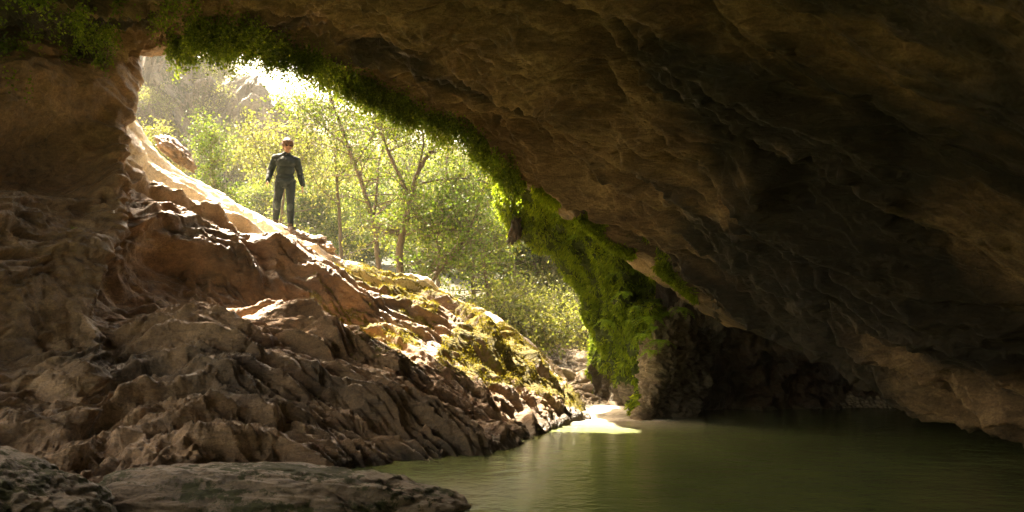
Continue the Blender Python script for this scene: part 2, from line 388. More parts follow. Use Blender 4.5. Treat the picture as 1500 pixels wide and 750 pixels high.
pxs = 750 + F * G2[..., 0] / np.maximum(G2[..., 1], 1); pys = HZ - F * (G2[..., 2] - H) / np.maximum(G2[..., 1], 1)
mz = fbm(G2 * 1.1, 4)
# moss grows on the damp shoulder of the slope above the pool outlet
mossv = 1.3 * sm(8.0, 11.0, colv + 1.3 * mz) * sm(.1, .35, N2[..., 2]) * sm(.25, .5, rowv) * (.78 - .42 * sm(.9, 1.1, rowv) * (colv < 11.5)) + .12
mossv = mossv * sm(.0, .6, mz + .5) - .5 * sm(.82, .95, rowv) * (1 - sm(9.5, 11, colv))
wetv = np.clip(sm(.22, .55, perlin(strata(G2, .5, .9, 1.2) + 9)) * .8 * (1 - sm(.5, .8, rowv)) + (1 - sm(.0, .22, G2[..., 2])) * .9, 0, 1)
stain_shadev = np.clip(.6 * sm(.1, .6, fbm(q * .8 + 40, 4)) * (1 - sm(.66, .8, rowv)) + .8 * (1 - sm(.05, .26, G2[..., 2] + .08 * mz)), 0, .8)
sun_palev = sm(.74, .84, rowv + .03 * mz) * (1 - .6 * sm(10, 13, colv)) * sm(3.5, 5, colv)  # sunlight on the crest put into the rock colour as a pale band
slope = link('rock_slope', grid_mesh('rock_slope', G2, M_slope, {'pale': sun_palev.ravel(), 'moss': mossv.ravel(), 'wet': wetv.ravel(), 'stain': stain_shadev.ravel()}))
tag(slope, 'water worn brown rock slope rising from the pool to a sunlit crest', kind='structure')
SG = G2; SMOSS = mossv; SNN = N2
slope_bvh = BVHTree.FromPolygons([Vector(v) for v in G2[::3, ::3].reshape(-1, 3)],
    [(a, a + 1, a + 1 + G2[::3, ::3].shape[1], a + G2[::3, ::3].shape[1]) for r_ in range(G2[::3].shape[0] - 1) for a in range(r_ * G2[::3, ::3].shape[1], (r_ + 1) * G2[::3, ::3].shape[1] - 1)])
def slope_z(x, y):
    h = slope_bvh.ray_cast(Vector((x, y, 5.6)), Vector((0, 0, -1)))
    return h[0].z if h[0] else 0.0

# ------------------------------------------------------------------ cave roof
lip = [(-420, 30, 11), (-60, 58, 12.6), (120, 84, 14.0), (240, 70, 14.7), (340, 62, 14.9), (430, 74, 14.9), (525, 120, 14.7), (610, 160, 14.4), (690, 194, 14.1), (742, 250, 13.9),
       (850, 316, 13.8), (950, 382, 13.4), (1045, 455, 12.9), (1150, 508, 12.5), (1270, 555, 11.9), (1400, 603, 11.3), (1560, 668, 10.5), (1900, 800, 8)]
midr = [(-480, -80, 8), (-100, -40, 9.6), (130, 10, 11.4), (260, 5, 12.2), (370, 0, 12.4), (490, 15, 12.4), (610, 60, 12.2), (720, 95, 12.0), (820, 130, 11.8), (890, 185, 11.5),
        (990, 250, 11.2), (1090, 320, 10.9), (1190, 400, 10.6), (1290, 470, 10.3), (1390, 540, 10.0), (1510, 600, 9.6), (1680, 690, 8.9), (2050, 820, 7)]
nearr = [(-700, -300, 5.2), (-300, -300, 6.2), (60, -270, 7.4), (250, -260, 8), (430, -250, 8.3), (600, -240, 8.4), (780, -220, 8.3), (930, -190, 8.1), (1080, -140, 7.9), (1200, -80, 7.8),
         (1320, 0, 7.7), (1430, 100, 7.6), (1530, 200, 7.6), (1640, 300, 7.5), (1750, 400, 7.4), (1880, 520, 7.2), (2050, 660, 6.8), (2400, 860, 5.6)]
L_ = np.array([P(*c) for c in lip]); M_ = np.array([P(*c) for c in midr]); K_ = np.array([P(*c) for c in nearr]); n_ = len(lip); kk = np.arange(n_)
ang = np.interp(kk, [0, 17], [math.pi * .93, -.06])
def arch(y, w_, h_, x0=0.3): return np.stack([x0 + w_ * np.cos(ang), 0 * ang + y, h_ * np.sin(ang) ** .8 * (np.sin(ang) > 0) if False else h_ * np.clip(np.sin(ang), -.1, 1)], -1)
BACKY = -4.0
rows = [L_ + [0, -1.2, 6.5], L_ + [0, .5, 2.0], L_ + [0, .35, .3], L_, L_ * .8 + M_ * .2 + [0, 0, .10], L_ * .55 + M_ * .45 + [0, 0, .10], M_, M_ * .6 + K_ * .4 + [0, 0, .15], K_,
        arch(3.5, 6.3, 6.6), arch(.5, 6.4, 6.5), arch(-1.5, 6.4, 6.4), arch(-3.5, 6.2, 5.2), arch(-6.0, 5.0, 2.6)]
ctl = np.array(rows)
dn = ([0, .12, .80, .9, 1], [0, 2.3 / 13, 8 / 13, 9.5 / 13, 1])
G = cr(cr(ctl, 900, 0, dn), 1250, 1, ([0, .05, .93, 1], [0, .06, .9, 1]))
rv = (np.interp(np.linspace(0, 1, 900), *dn) * 13)[:, None] * np.ones((1, 1250))
cv = (np.interp(np.linspace(0, 1, 1250), [0, .05, .93, 1], [0, .06, .9, 1]) * 17)[None, :] * np.ones((900, 1))
Nn = normals(G)
if Nn[450, 600, 2] > 0: Nn = -Nn
# flow direction of the roof: along the lip, down to the right
d = (P(1150, 528, 12.6) - P(430, 88, 16)); d /= np.linalg.norm(d)
e = np.cross(d, [0, 1., 0]); e /= np.linalg.norm(e); g = np.cross(e, d)
q = strata(G, .30, .95, .95)
qw = warp(warp(q, .7, .5), 1.6, .22)
lump = fbm(qw * .6 + 7, 3)
r1 = ridge(warp(qw, .9, .3) * .85 + 2, 3, .55)
r2 = ridge(warp(strata(G, .8, 2.4, 2.4), .9, .55), 4, .55)
r3 = ridge(warp(strata(G, 2.6, 7, 7), .8, .6), 3, .55)
micro = fbm(strata(G, 9, 20, 20), 3, .6)
calm = (1 - .75 * np.exp(-((rv - 2.9) / .45) ** 2)) * (.5 + .5 * sm(2.5, 4.5, rv)) * (1 - .75 * sm(7.0, 8.0, rv + .12 * np.clip(cv - 11, 0, 9)))
sA, tA = arcs(G); sA = sA[450][None, :] * np.ones((900, 1)); tA = -(tA - tA[270][None, :])
SW = lambda f, sd, r_=.3, an=.13: saw(sA, tA, f, sd, r_, an, .75)
disp = (.16 * lump + .10 * (r1 - 1.0) + .80 * SW(.62, 2.2) + .50 * SW(1.25, 7.1) + .32 * SW(2.7, 4.4, .22, .14) + .16 * SW(5.6, 9.9, .25, .14) + .06 * SW(12, 1.9, .4, .16) + .10 * (r2 - 1.0) + .03 * (r3 - .8) + .006 * micro) * calm
# broad steps as if beds of rock were peeled away
st = (G @ e) * .8 + .9 * fbm(q * .45 + 3, 3); fr = st - np.floor(st); 
G2 = G + Nn * disp[..., None]
mossv = .05 + .25 * sm(.2, .7, fbm(G2 * .7 + 20, 3)) * (1 - sm(3.5, 4.4, rv)) + .33 * np.exp(-((rv - 3.6) / .5) ** 2) * sm(9, 12, cv)
stain_shadev = np.clip(.95 * sm(-.05, .45, fbm(strata(G2, .25, .6, .6) + 60, 4) + .48 * sm(8.5, 14, cv + .5 * (rv - 5)) + .25 * (sm(6.5, 8, rv)) + .06) , 0, .97)  # algae stain, plus shade painted darker towards the right and overhead
wetv = np.clip(sm(.1, .5, perlin(G2 * .8 + 3)) * .6, 0, 1)
roof = link('cave_roof', grid_mesh('cave_roof', G2, M_roof, {'moss': mossv.ravel(), 'wet': wetv.ravel(), 'stain': stain_shadev.ravel()}))
tag(roof, 'dark overhanging cave roof with flowing ridges sweeping down to the pool', kind='structure')
RG, RN, RRV, RCV = G2, Nn, rv, cv

# ------------------------------------------------------------------ recess wall behind the lip, right of the pillar
pxc = [960, 1010, 1080, 1160, 1250, 1340, 1440, 1560, 1700]
dc = [14.2, 14.2, 14.4, 14.6, 14.7, 14.5, 14.1, 13.6, 12.7]
lyy = [float(np.interp(a, [c[0] for c in lip], [c[1] for c in lip])) for a in pxc]; lD = [float(np.interp(a, [c[0] for c in lip], [c[2] for c in lip])) for a in pxc]
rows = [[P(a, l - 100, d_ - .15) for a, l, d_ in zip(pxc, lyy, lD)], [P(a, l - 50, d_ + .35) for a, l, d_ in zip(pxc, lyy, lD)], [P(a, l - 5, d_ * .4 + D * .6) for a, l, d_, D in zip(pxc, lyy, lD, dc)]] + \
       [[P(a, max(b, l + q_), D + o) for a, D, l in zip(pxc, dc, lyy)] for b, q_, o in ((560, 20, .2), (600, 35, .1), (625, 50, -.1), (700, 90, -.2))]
G = cr(cr(np.array(rows), 200, 0), 420, 1); Nn = normals(G)
if Nn[100, 200, 1] > 0: Nn = -Nn
disp = (.3 * fbm(G * .9, 3) + .20 * (ridge(G * np.array([1.6, 1.6, .5]), 4) - .9) + .03 * fbm(G * 9, 3)) * sm(0, .5, np.linspace(0, 1, 200))[:, None]
G2 = G + Nn * disp[..., None]
z0 = np.zeros(G2.shape[:2])
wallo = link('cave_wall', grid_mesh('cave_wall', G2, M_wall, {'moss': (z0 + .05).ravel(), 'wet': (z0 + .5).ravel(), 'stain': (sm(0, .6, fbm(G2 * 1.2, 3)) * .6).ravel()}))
tag(wallo, 'dark wet back wall of the recess behind the pool', kind='structure')

# ------------------------------------------------------------------ mossy tufa pillar
rows = [
 [(733, 215, 14.3), (742, 205, 14.1), (800, 230, 14.0), (870, 280, 13.7), (950, 340, 13.4), (1010, 390, 13.0), (1070, 435, 12.8)],
 [(736, 270, 15.9), (743, 285, 15.3), (800, 322, 14.9), (870, 360, 14.6), (940, 410, 14.1), (1000, 452, 13.8), (1060, 500, 13.9)],
 [(770, 300, 16.8), (752, 322, 15.7), (800, 352, 15.1), (862, 395, 14.9), (932, 455, 13.95), (985, 490, 13.6), (1045, 530, 13.9)],
 [(840, 330, 17.4), (800, 345, 16.8), (845, 390, 16.1), (866, 440, 15.8), (925, 500, 14.2), (975, 525, 13.45), (1035, 560, 13.85)],
 [(900, 420, 18), (880, 430, 17.2), (868, 470, 16.3), (880, 500, 15.9), (930, 540, 14.6), (965, 560, 13.4), (1025, 590, 13.8)],
 [(920, 500, 18), (890, 500, 17.2), (872, 515, 16.4), (890, 540, 15.9), (936, 572, 14.4), (950, 590, 13.3), (1015, 610, 13.6)],
 [(930, 560, 18), (895, 560, 17.2), (878, 556, 16.4), (905, 575, 15.7), (935, 598, 14.2), (942, 618, 13.3), (1010, 628, 13.55)],
 [(930, 640, 18), (895, 640, 17.2), (878, 640, 16.4), (905, 640, 15.7), (935, 650, 14.2), (942, 660, 13.3), (1010, 668, 13.55)]]
ctl = np.array([[P(*c) for c in r_] for r_ in rows])
G = cr(cr(ctl, 420, 0), 420, 1); Nn = normals(G)
if Nn[150, 250, 1] > 0: Nn = -Nn
prv = np.linspace(0, 7, 420)[:, None] * np.ones((1, 420)); pcv = np.linspace(0, 6, 420)[None, :] * np.ones((420, 1))
qv = warp(G * np.array([1.8, 1.8, .6]), .8, .4)
disp = .22 * fbm(G * 1.1, 3) + .22 * (ridge(qv, 4) - .9) + .06 * (billow(G * 7, 3) - .4) * (1 + 1.5 * sm(3.5, 5, pcv)) + .012 * fbm(G * 25, 2)
G2 = G + Nn * disp[..., None]
mossv = np.clip((1 - sm(4.2, 5.0, pcv + .5 * fbm(G2, 2))) * (1 - .8 * sm(4.6, 5.4, prv) * (pcv > 2.2) * (pcv < 4.4)) + .30 * sm(3.8, 4.3, pcv) * (1 - sm(4.6, 5.0, pcv)) * sm(4.3, 4.9, prv), 0, .9)
pillar = link('mossy_pillar', grid_mesh('mossy_pillar', G2, M_pillar, {'moss': mossv.ravel(), 'wet': (z0[:1, :1].sum() + .3 * np.ones(G2.shape[:2])).ravel(), 'stain': (.85 * sm(4.6, 5.6, pcv + .5 * fbm(G2 * 1.4, 3)) + .6 * sm(4.6, 5.2, prv) * (pcv < 4)).clip(0, .95).ravel()}))
tag(pillar, 'moss covered tufa pillar hanging from the roof edge and standing in the pool', 'rock pillar')
PG, PN, PRV, PCV, PM = G2, Nn, prv, pcv, mossv

# ------------------------------------------------------------------ cliff beyond
cl = [[(60, 60, 44), (150, 70, 45), (230, 85, 46), (290, 92, 46), (335, 108, 46), (362, 118, 46.5), (378, 150, 47), (392, 160, 48), (400, 190, 50), (430, 260, 56)]]
top = np.array([P(*c) for c in cl[0]]); top[:, 2] -= np.interp(top[:, 0], [-22, -17], [.6, 2.6])
rows = [top + [0, 8, -1], top + [0, 2.5, .3], top, top + [0, -.6, -2], top + [0, -1.0, -4.5], top + [0, -3.5, -7], top + [0, -6, -10], top + [0, -9, -16]]
G = cr(cr(np.array(rows), 300, 0), 420, 1); Nn = normals(G)
if Nn[150, 200, 1] > 0: Nn = -Nn
disp = 2.4 * fbm(G * .25, 3) + 3.4 * (ridge(warp(G * np.array([.5, .5, .22]), .7, .5), 5) - .9) + .25 * (billow(G * 1.2, 3) - .4)
G2 = G + Nn * disp[..., None] * .8
nz = normals(G2)[..., 2]; nz = np.abs(nz)
mossv = np.clip(.55 * sm(.25, .7, nz) + .55 * sm(0, .6, fbm(G2 * .35, 4)), 0, 1)
G2c = G2
cliff = link('cliff', grid_mesh('cliff', G2, M_cliff, {'moss': mossv.ravel(), 'wet': (0 * nz).ravel(), 'stain': (.9 * sm(.0, .5, fbm(G2 * np.array([.5, .5, .15]), 4))).ravel()}))
tag(cliff, 'grey limestone cliff of the canyon side against the sky', kind='structure')

# ------------------------------------------------------------------ boulders and stones
def blob(name, mat, rad, seed, sub=5, amp=.18, fr=1.6, flat=0.0, moss=.2, wet=.2, stain=.15, fine=.03, taper=0.0):
    bm = bmesh.new(); bmesh.ops.create_icosphere(bm, subdivisions=sub, radius=1)
    v = np.array([x.co[:] for x in bm.verts]); fc = np.array([[a.index for a in f.verts] for f in bm.faces]); bm.free()
    n = v.copy(); p = v + seed * 13.7
    sgn = np.sign(v) * np.abs(v) ** .8; v = sgn / (np.linalg.norm(sgn, axis=1)[:, None] ** .6)
    r = 1 + amp * 1.2 * fbm(p * fr * .6, 2) + amp * (billow(p * fr, 4, .55) - .5) * 1.6 - amp * .8 * (ridge(p * fr * 1.4, 3) - .9)
    v = v * r[:, None] * np.array(rad); v[:, 2] = np.where(v[:, 2] > 0, v[:, 2] * (1 - flat * .3), v[:, 2])
    v += n * (fine * fbm(p * 9, 3, .6))[:, None] * min(rad)
    mz = fbm(p * 2.2, 3)
    A = {'moss': np.clip(moss + .5 * mz * (moss > 0) + .25 * (n[:, 2] - .3) * (moss > .1), 0, 1), 'wet': np.clip(wet + .6 * mz, 0, 1), 'stain': np.clip(stain + .4 * mz, 0, .9)}
    return raw_mesh(name, v, fc, 3, mat, A)
def boulder(loc, rad, seed, label, rot=(0, 0, 0), mat=None, **kw):
    o = link('boulder', blob('boulder', mat or M_boulder, rad, seed, **kw)); o.location = loc; o.rotation_euler = rot
    return tag(o, label, 'boulder')
boulder((-2.22, 7.42, -.22), (1.95, .85, .62), 1.3, 'low flat mossy boulder lying in the water in the foreground', (0, R(3), R(6)), sub=7, amp=.075, fr=1.5, moss=.34, wet=.35, fine=.03)
boulder((-4.2, 6.15, .0), (1.05, .9, .72), 2.1, 'dark rounded boulder in the bottom left corner of the foreground', (0, R(8), R(-10)), sub=7, amp=.08, fr=1.2, moss=.25, stain=.3, fine=.03)

# ledge rocks on the crest
def on_px(px, D, dz=0):
    x = (px - 750) / F * D; return (x, D, slope_z(x, D) + dz)
LED = on_px(452, 16.45)
boulder((LED[0], LED[1], P(0, 364, 16.45)[2]), (.62, .55, .34), 3.7, 'blocky sunlit ledge rock jutting out below the standing person', (R(0), R(14), R(8)), M_slope, sub=6, amp=.22, fr=1.8, moss=0, wet=0, stain=.05)
a_ = P(258, 222, 17.0)
boulder(tuple(a_), (.50, .3, .17), 5.2, 'dark tilted slab of rock leaning on the crest left of the person', (0, R(42), 0), M_slope, sub=5, amp=.2, moss=.1, wet=0, stain=.5)
a_ = on_px(545, 15.2)
boulder((a_[0], a_[1], P(0, 446, 15.2)[2]), (.27, .22, .16), 6.4, 'small pale sunlit rock sitting on the slope shoulder', (0, R(20), 0), M_stone, sub=5, amp=.2, moss=0, wet=0, stain=0)
o = link('hanging_rock', blob('hanging_rock', M_wall, (.11, .10, .27), 8.3, sub=4, amp=.3, moss=0)); o.location = tuple(P(755, 338, 15.3)); o.rotation_euler = (0, R(8), 0)
tag(o, 'small dark knob of rock hanging below the mossy roof edge', 'rock')

protos = [blob('stone', M_stone, (1, random.uniform(.65, .95), random.uniform(.45, .7)), 20.5 + i * 3.1, sub=3, amp=.22, fr=1.3, moss=0.0 if i % 3 else .12, wet=.1, stain=.12) for i in range(9)]
big = [(868, 571, 17.2, .42, 'largest pale stone in the stream bed beside the mossy pillar'), (838, 596, 15.7, .20, 'brown stone at the water edge below the slope foot'),
       (905, 600, 15.3, .22, 'low stone at the water edge under the pillar'), (822, 556, 17.6, .34, 'pale stone against the foot of the mossy slope'),
       (900, 553, 17.2, .30, 'rust coloured flat stone in the shade of the pillar'), (850, 528, 20.5, .36, 'broad bleached stone far up the stream bed')]
def put_stone(x, y, s, label, group, mi):
    o = link('stone', protos[mi]); z = float(ground_z(x, y)); o.location = (x, y, z + s * .16)
    o.rotation_euler = (random.uniform(-.3, .3), random.uniform(-.3, .3), random.uniform(0, 6.28)); o.scale = (s, s, s)
    return tag(o, label, 'stone', group)
for i, (px, py, D, s, lb) in enumerate(big): put_stone((px - 750) / F * D, D, s, lb, 'stones in the stream bed', i)
for i in range(230):
    D = 15.0 + 9.5 * random.random() ** 1.25; x = float(bed_x(D)) + random.gauss(0, .85 + .04 * (D - 15))
    if D < 15.6 and x > 2.3: x -= .6
    s = min(.34, .07 * math.exp(random.gauss(.35, .5))); put_stone(x, D, s, 'small weathered stone among many in the sunlit dry stream bed', 'stones in the stream bed', random.randrange(9))

# ------------------------------------------------------------------ leaves
def leaf_quads(pts, size, up=None, seed=0, aspect=.62, droop=.0, dirs=None):
    """one small kite-shaped blade per point"""
    r = np.random.default_rng(seed); n = len(pts)
    a = r.normal(size=(n, 3)) if dirs is None else dirs + r.normal(size=(n, 3)) * .45
    a[:, 2] -= droop; a /= np.linalg.norm(a, axis=1)[:, None]
    b = r.normal(size=(n, 3)); b -= (b * a).sum(1)[:, None] * a; b /= np.linalg.norm(b, axis=1)[:, None]
    if up is not None:
        nn = np.array(up); b2 = np.cross(a, nn + r.normal(size=(n, 3)) * .55); l = np.linalg.norm(b2, axis=1)[:, None]; b = b2 / (l + 1e-6)
    s = (size * r.uniform(.6, 1.25, n))[:, None]; c = np.cross(a, b)
    v = np.stack([pts, pts + a * s * .5 + b * s * aspect * .5 + c * s * .08, pts + a * s, pts + a * s * .5 - b * s * aspect * .5 + c * s * .08], 1)
    var = np.repeat(np.clip(r.normal(.45, .22, n), 0, 1), 4)
    return v.reshape(-1, 3), np.arange(n * 4).reshape(-1, 4), var
def leaf_mesh(name, pts, size, mat, var_add=None, **kw):
    v, f, var = leaf_quads(np.asarray(pts, float), size, **kw)
    if var_add is not None: var = np.clip(var + np.repeat(var_add, 4), 0, 1)
    return raw_mesh(name, v, f, 4, mat, {'var': var}, smooth=False)

def tube(paths, sides=7):
    V = []; Fq = []; o = 0
    for pts, rad in paths:
        pts = np.asarray(pts, float); rad = np.asarray(rad, float); n = len(pts)
        tg = np.gradient(pts, axis=0); tg /= np.linalg.norm(tg, axis=1)[:, None] + 1e-9
        ref = np.array([1., .1, 0]) if abs(tg[0][0]) < .9 else np.array([0, 1., 0])
        u = np.cross(tg, ref); u /= np.linalg.norm(u, axis=1)[:, None] + 1e-9; v_ = np.cross(tg, u)
        a = np.linspace(0, 2 * math.pi, sides, endpoint=False)
        ring = pts[:, None] + rad[:, None, None] * (np.cos(a)[None, :, None] * u[:, None] + np.sin(a)[None, :, None] * v_[:, None])
        V.append(ring.reshape(-1, 3))
        i = np.arange(n - 1)[:, None] * sides; j = np.arange(sides)[None, :]; j2 = (j + 1) % sides
        Fq.append((np.stack([i + j, i + j2, i + sides + j2, i + sides + j], -1) + o).reshape(-1, 4)); o += n * sides
    return np.concatenate(V), np.concatenate(Fq)
def smooth_path(pts, n):
    return cr(np.asarray(pts, float), n, 0)
def grow(limbs, seed, ntwig=34, leaf_n=9, blen=(.7, 1.7), spread=.9, up=.35, start=.35):
    """limbs: list of (points, r0, r1). Returns tube paths and leaf points"""
    r = np.random.default_rng(seed); paths = []; leaves = []; tone = []
    for pts, r0, r1 in limbs:
        m = max(8, len(pts) * 5); sp_ = smooth_path(pts, m); sp_ += r.normal(size=sp_.shape) * r0 * .12
        rad = np.linspace(r0, r1, m); paths.append((sp_, rad))
        for _ in range(ntwig):
            i = int(r.uniform(start, 1) * (m - 1)); p = sp_[i]
            dr = r.normal(size=3) * spread; dr[2] = abs(dr[2]) * .5 + up * r.uniform(-.3, 1); dr /= np.linalg.norm(dr)
            ln = r.uniform(*blen) * (1.15 - .5 * i / m); k2 = 6
            t = np.linspace(0, 1, k2)[:, None]; br = p + dr * ln * t + np.array([0, 0, -.18 * ln]) * t ** 2 + np.cumsum(r.normal(size=(k2, 3)) * .035, 0) * t
            paths.append((br, np.linspace(max(.008, rad[i] * .38), .005, k2)))
            tn = r.normal() * .16
            for _t in range(6):
                j = r.integers(1, k2); q0 = br[j]; d2 = dr * .5 + r.normal(size=3) * .7; d2 /= np.linalg.norm(d2)
                l2 = r.uniform(.25, .7); tw = q0 + d2 * l2 * np.linspace(0, 1, 4)[:, None]
                tw[:, 2] -= np.linspace(0, 1, 4) ** 2 * .12
                paths.append((tw, np.linspace(.006, .003, 4)))
                nn = int(leaf_n * r.uniform(.6, 1.5)); s_ = r.uniform(.1, 1.05, nn)[:, None]
                leaves.append(q0 + d2 * l2 * s_ + r.normal(size=(nn, 3)) * .085); tone.append(np.full(nn, tn))
    return paths, np.concatenate(leaves), np.concatenate(tone)
def make_tree(name, loc, limbs, seed, label, group, mat=M_leaf, size=.085, cat='tree', **kw):
    loc = np.array(loc, float); lim = [(np.asarray(p, float) - loc, a * .6, b * .7) for p, a, b in limbs]
    root = empty(name, loc, label, cat, group)
    paths, lv, tn = grow(lim, seed, **kw)
    v, f = tube([p for p in paths if p[1][0] > .012] , 7)
    tw = [p for p in paths if p[1][0] <= .012]
    if tw:
        v2, f2 = tube(tw, 3); f = np.concatenate([f, f2 + len(v)]); v = np.concatenate([v, v2])
    link('trunk', raw_mesh('trunk', v, f, 4, M_bark), root)
    link('crown', leaf_mesh('crown', lv, size, mat, tn, seed=seed, droop=.3), root)
    return root
def PP(D, *pts): return [P(a, b, D + (c[0] if c else 0)) for a, b, *c in pts]

G1 = 'trees growing outside the cave mouth'
gz = lambda px, D: (float((px - 750) / F * D), D, float(ground_z((px - 750) / F * D, D)))
b = gz(560, 21)
make_tree('slender_tree', b, [([b, *PP(21, (556, 400), (548, 330), (530, 270), (510, 215), (492, 165), (478, 120), (470, 60))], .14, .03),
    (PP(21, (546, 330), (552, 280, .4), (556, 235, .8), (575, 170, 1), (590, 100, 1)), .08, .02),
    (PP(21, (520, 240), (545, 200, -.3), (560, 150, -.5), (570, 90, -.5)), .05, .015),
    (PP(21, (510, 215), (485, 195, .2), (462, 175, .3), (448, 160, .4)), .045, .012)], 11,
    'slender leaning tree just right of the standing person', G1, M_leaf, start=.3, ntwig=36)
b = gz(590, 19)
make_tree('forked_tree', b, [([b, *PP(19, (585, 385), (590, 340), (598, 305), (602, 285))], .16, .11),
    (PP(19, (600, 300), (590, 268), (574, 235), (562, 205), (550, 170), (548, 120)), .10, .025),
    (PP(19, (602, 290), (610, 258), (624, 232), (640, 212), (652, 190), (660, 140)), .11, .025),
    (PP(19, (606, 272), (628, 266), (655, 262), (690, 262), (718, 272), (730, 300)), .05, .012),
    (PP(19, (655, 262), (670, 275), (690, 290), (705, 300)), .022, .008),
    (PP(19, (612, 250), (618, 225), (620, 200), (612, 160), (600, 110)), .05, .015)], 12,
    'forked tree with two bare upright limbs in front of the canyon', G1, M_leaf, ntwig=24, start=.45)
b = gz(625, 18)
make_tree('leaning_tree', b, [([b, *PP(18, (628, 430), (645, 395), (668, 370), (690, 330), (700, 300))], .09, .03),
    (PP(18, (650, 388), (640, 350), (650, 320), (640, 290)), .05, .015)], 13,
    'short tree leaning right low behind the crest of the slope', G1, M_leafdeep, ntwig=40, start=.35)
b = gz(410, 22.5)
make_tree('pale_tree', b, [([b, *PP(22.5, (412, 330), (416, 280), (412, 240), (416, 210), (420, 190))], .08, .02),
    (PP(22.5, (414, 270), (390, 245), (378, 225), (372, 205)), .04, .012), (PP(22.5, (414, 270), (440, 240), (452, 210)), .04, .012)], 14,
    'pale leaved young tree behind the standing person', G1, M_leafpale, ntwig=34, start=.2, size=.08)
b = gz(320, 21)
make_tree('young_pine', b, [([b, *PP(21, (318, 330), (314, 280), (310, 235), (308, 195))], .06, .012)], 15,
    'bright green bushy young tree between the crest and the cliff', G1, M_leafdeep, ntwig=70, start=.2, blen=(.3, .8), size=.06, leaf_n=13)
b = gz(215, 24)
make_tree('pale_shrub', b, [([b, *PP(24, (213, 270), (215, 235), (220, 205), (226, 190))], .06, .015), (PP(24, (220, 235), (245, 240), (270, 255)), .03, .01)], 16,
    'pale dusty shrub left of the cliff foot near the cave wall', G1, M_leafpale, cat='shrub', ntwig=26, blen=(.3, .9), start=.2, size=.08)
b = gz(720, 21)
make_tree('bushy_tree', b, [([b, *PP(21, (715, 440), (708, 380), (700, 330), (700, 280), (712, 235))], .10, .02),
    (PP(21, (708, 380), (740, 350), (765, 320)), .05, .012), (PP(21, (705, 360), (670, 340), (655, 320)), .05, .012)], 17,
    'bushy tree filling the gap left of the mossy pillar', G1, M_leaf, ntwig=42, start=.25)
b = gz(500, 24)
make_tree('tall_tree', b, [([b, *PP(24, (500, 380), (496, 300), (490, 220), (484, 140), (480, 60))], .12, .03),
    (PP(24, (496, 300), (465, 270), (452, 235)), .05, .012), (PP(24, (494, 260), (530, 220), (545, 170)), .05, .012)], 18,
    'tall tree standing directly behind the slender leaning tree', G1, M_leafpale, ntwig=30, start=.1)
b = gz(640, 25)
make_tree('tall_tree', b, [([b, *PP(25, (642, 400), (650, 320), (655, 240), (660, 160), (650, 90))], .13, .03),
    (PP(25, (648, 330), (690, 280), (715, 230)), .06, .012), (PP(25, (648, 330), (610, 280), (590, 230)), .06, .012)], 19,
    'tall tree behind the forked tree, its crown under the roof edge', G1, M_leaf, ntwig=36, start=.1)

# proto trees for the canyon sides
def proto(name, seed, h, sp_, mat, size, cat, label, nt=48):
    r = random.Random(seed); limbs = []
    top_ = (r.uniform(-.3, .3), r.uniform(-.3, .3), h)
    limbs.append(([(0, 0, 0), (r.uniform(-.1, .1), 0, h * .35), (r.uniform(-.25, .25), 0, h * .7), top_], .03 * h, .012))
    for i in range(4):
        a = r.uniform(0, 6.28); z = h * r.uniform(.2, .5)
        limbs.append(([(0, 0, z), (sp_ * .5 * math.cos(a), sp_ * .5 * math.sin(a), z + h * .15), (sp_ * math.cos(a), sp_ * math.sin(a), z + h * r.uniform(.25, .42))], .014 * h, .01))
    return make_tree(name, (0, 0, 0), limbs, seed, label, 'trees on the canyon sides', mat, size, cat, ntwig=nt, leaf_n=8, start=.1, blen=(.5, 1.3))
lab = {'b': 'broad green tree on the wooded canyon side beyond the stream', 'p': 'pale silvery tree on the wooded canyon side beyond the stream', 'd': 'deep green tree on the wooded canyon side beyond the stream', 's': 'low pale bush at the edge of the stony stream bed'}
pr = {'b': proto('broad_tree', 31, 4.6, 1.6, M_leaf, .14, 'tree', lab['b']), 'p': proto('silvery_tree', 32, 4.2, 1.5, M_leafpale, .13, 'tree', lab['p']),
      'd': proto('dense_tree', 33, 5.0, 1.5, M_leafdeep, .14, 'tree', lab['d']), 's': proto('low_bush', 34, 1.3, .7, M_leafpale, .085, 'bush', lab['s'], 20)}
CB = []; first = set(); ORD = []; PLANTED = []
def plant(kind, px, D, s, rz):
    x = (px - 750) / F * D; loc = (x, D, float(ground_z(x, D)) - .1)
    ORD.append(None)
    if kind not in first:
        first.add(kind); o = pr[kind]; o.location = loc; o.rotation_euler = (0, 0, rz); o.scale = (s, s, s)
        if kind == 's': o['group'] = 'bushes beside the stream bed'
    else: o = copy_tree(pr[kind], loc, rz, s, lab[kind], 'bushes beside the stream bed' if kind == 's' else None)
    PLANTED.append((kind, px, D, o))
rr_ = random.Random(5)
for D, pxs_ in ((27, (760, 800, 870, 930)), (31, (450, 540, 620, 690, 745, 790, 850)), (36, (400, 480, 560, 640, 705, 765, 815, 870)), (43, (380, 450, 520, 590, 660, 730, 790, 850)), (52, (420, 500, 580, 660, 740, 820, 880))):
    for px in pxs_:
        plant(rr_.choice('bbpdpb' if px < 740 else 'ppbpd'), px + rr_.uniform(-15, 15), D + rr_.uniform(-1.5, 1.5), rr_.uniform(.8, 1.15) * (1 if D < 50 else 1.15), rr_.uniform(0, 6.28))
for px, D in ((770, 22.5), (795, 23.5), (815, 24.5), (838, 25), (860, 24), (880, 22), (750, 21), (780, 26), (825, 27), (870, 27.5), (735, 19.5), (765, 20.5), (905, 24)):
    plant('s', px, D, rr_.uniform(.75, 1.25), rr_.uniform(0, 6.28))
for px, D, s in ((395, 28, .6), (200, 27, .45), (360, 26, .45)):
    plant(rr_.choice('pps'), px, D, s, rr_.uniform(0, 6.28))
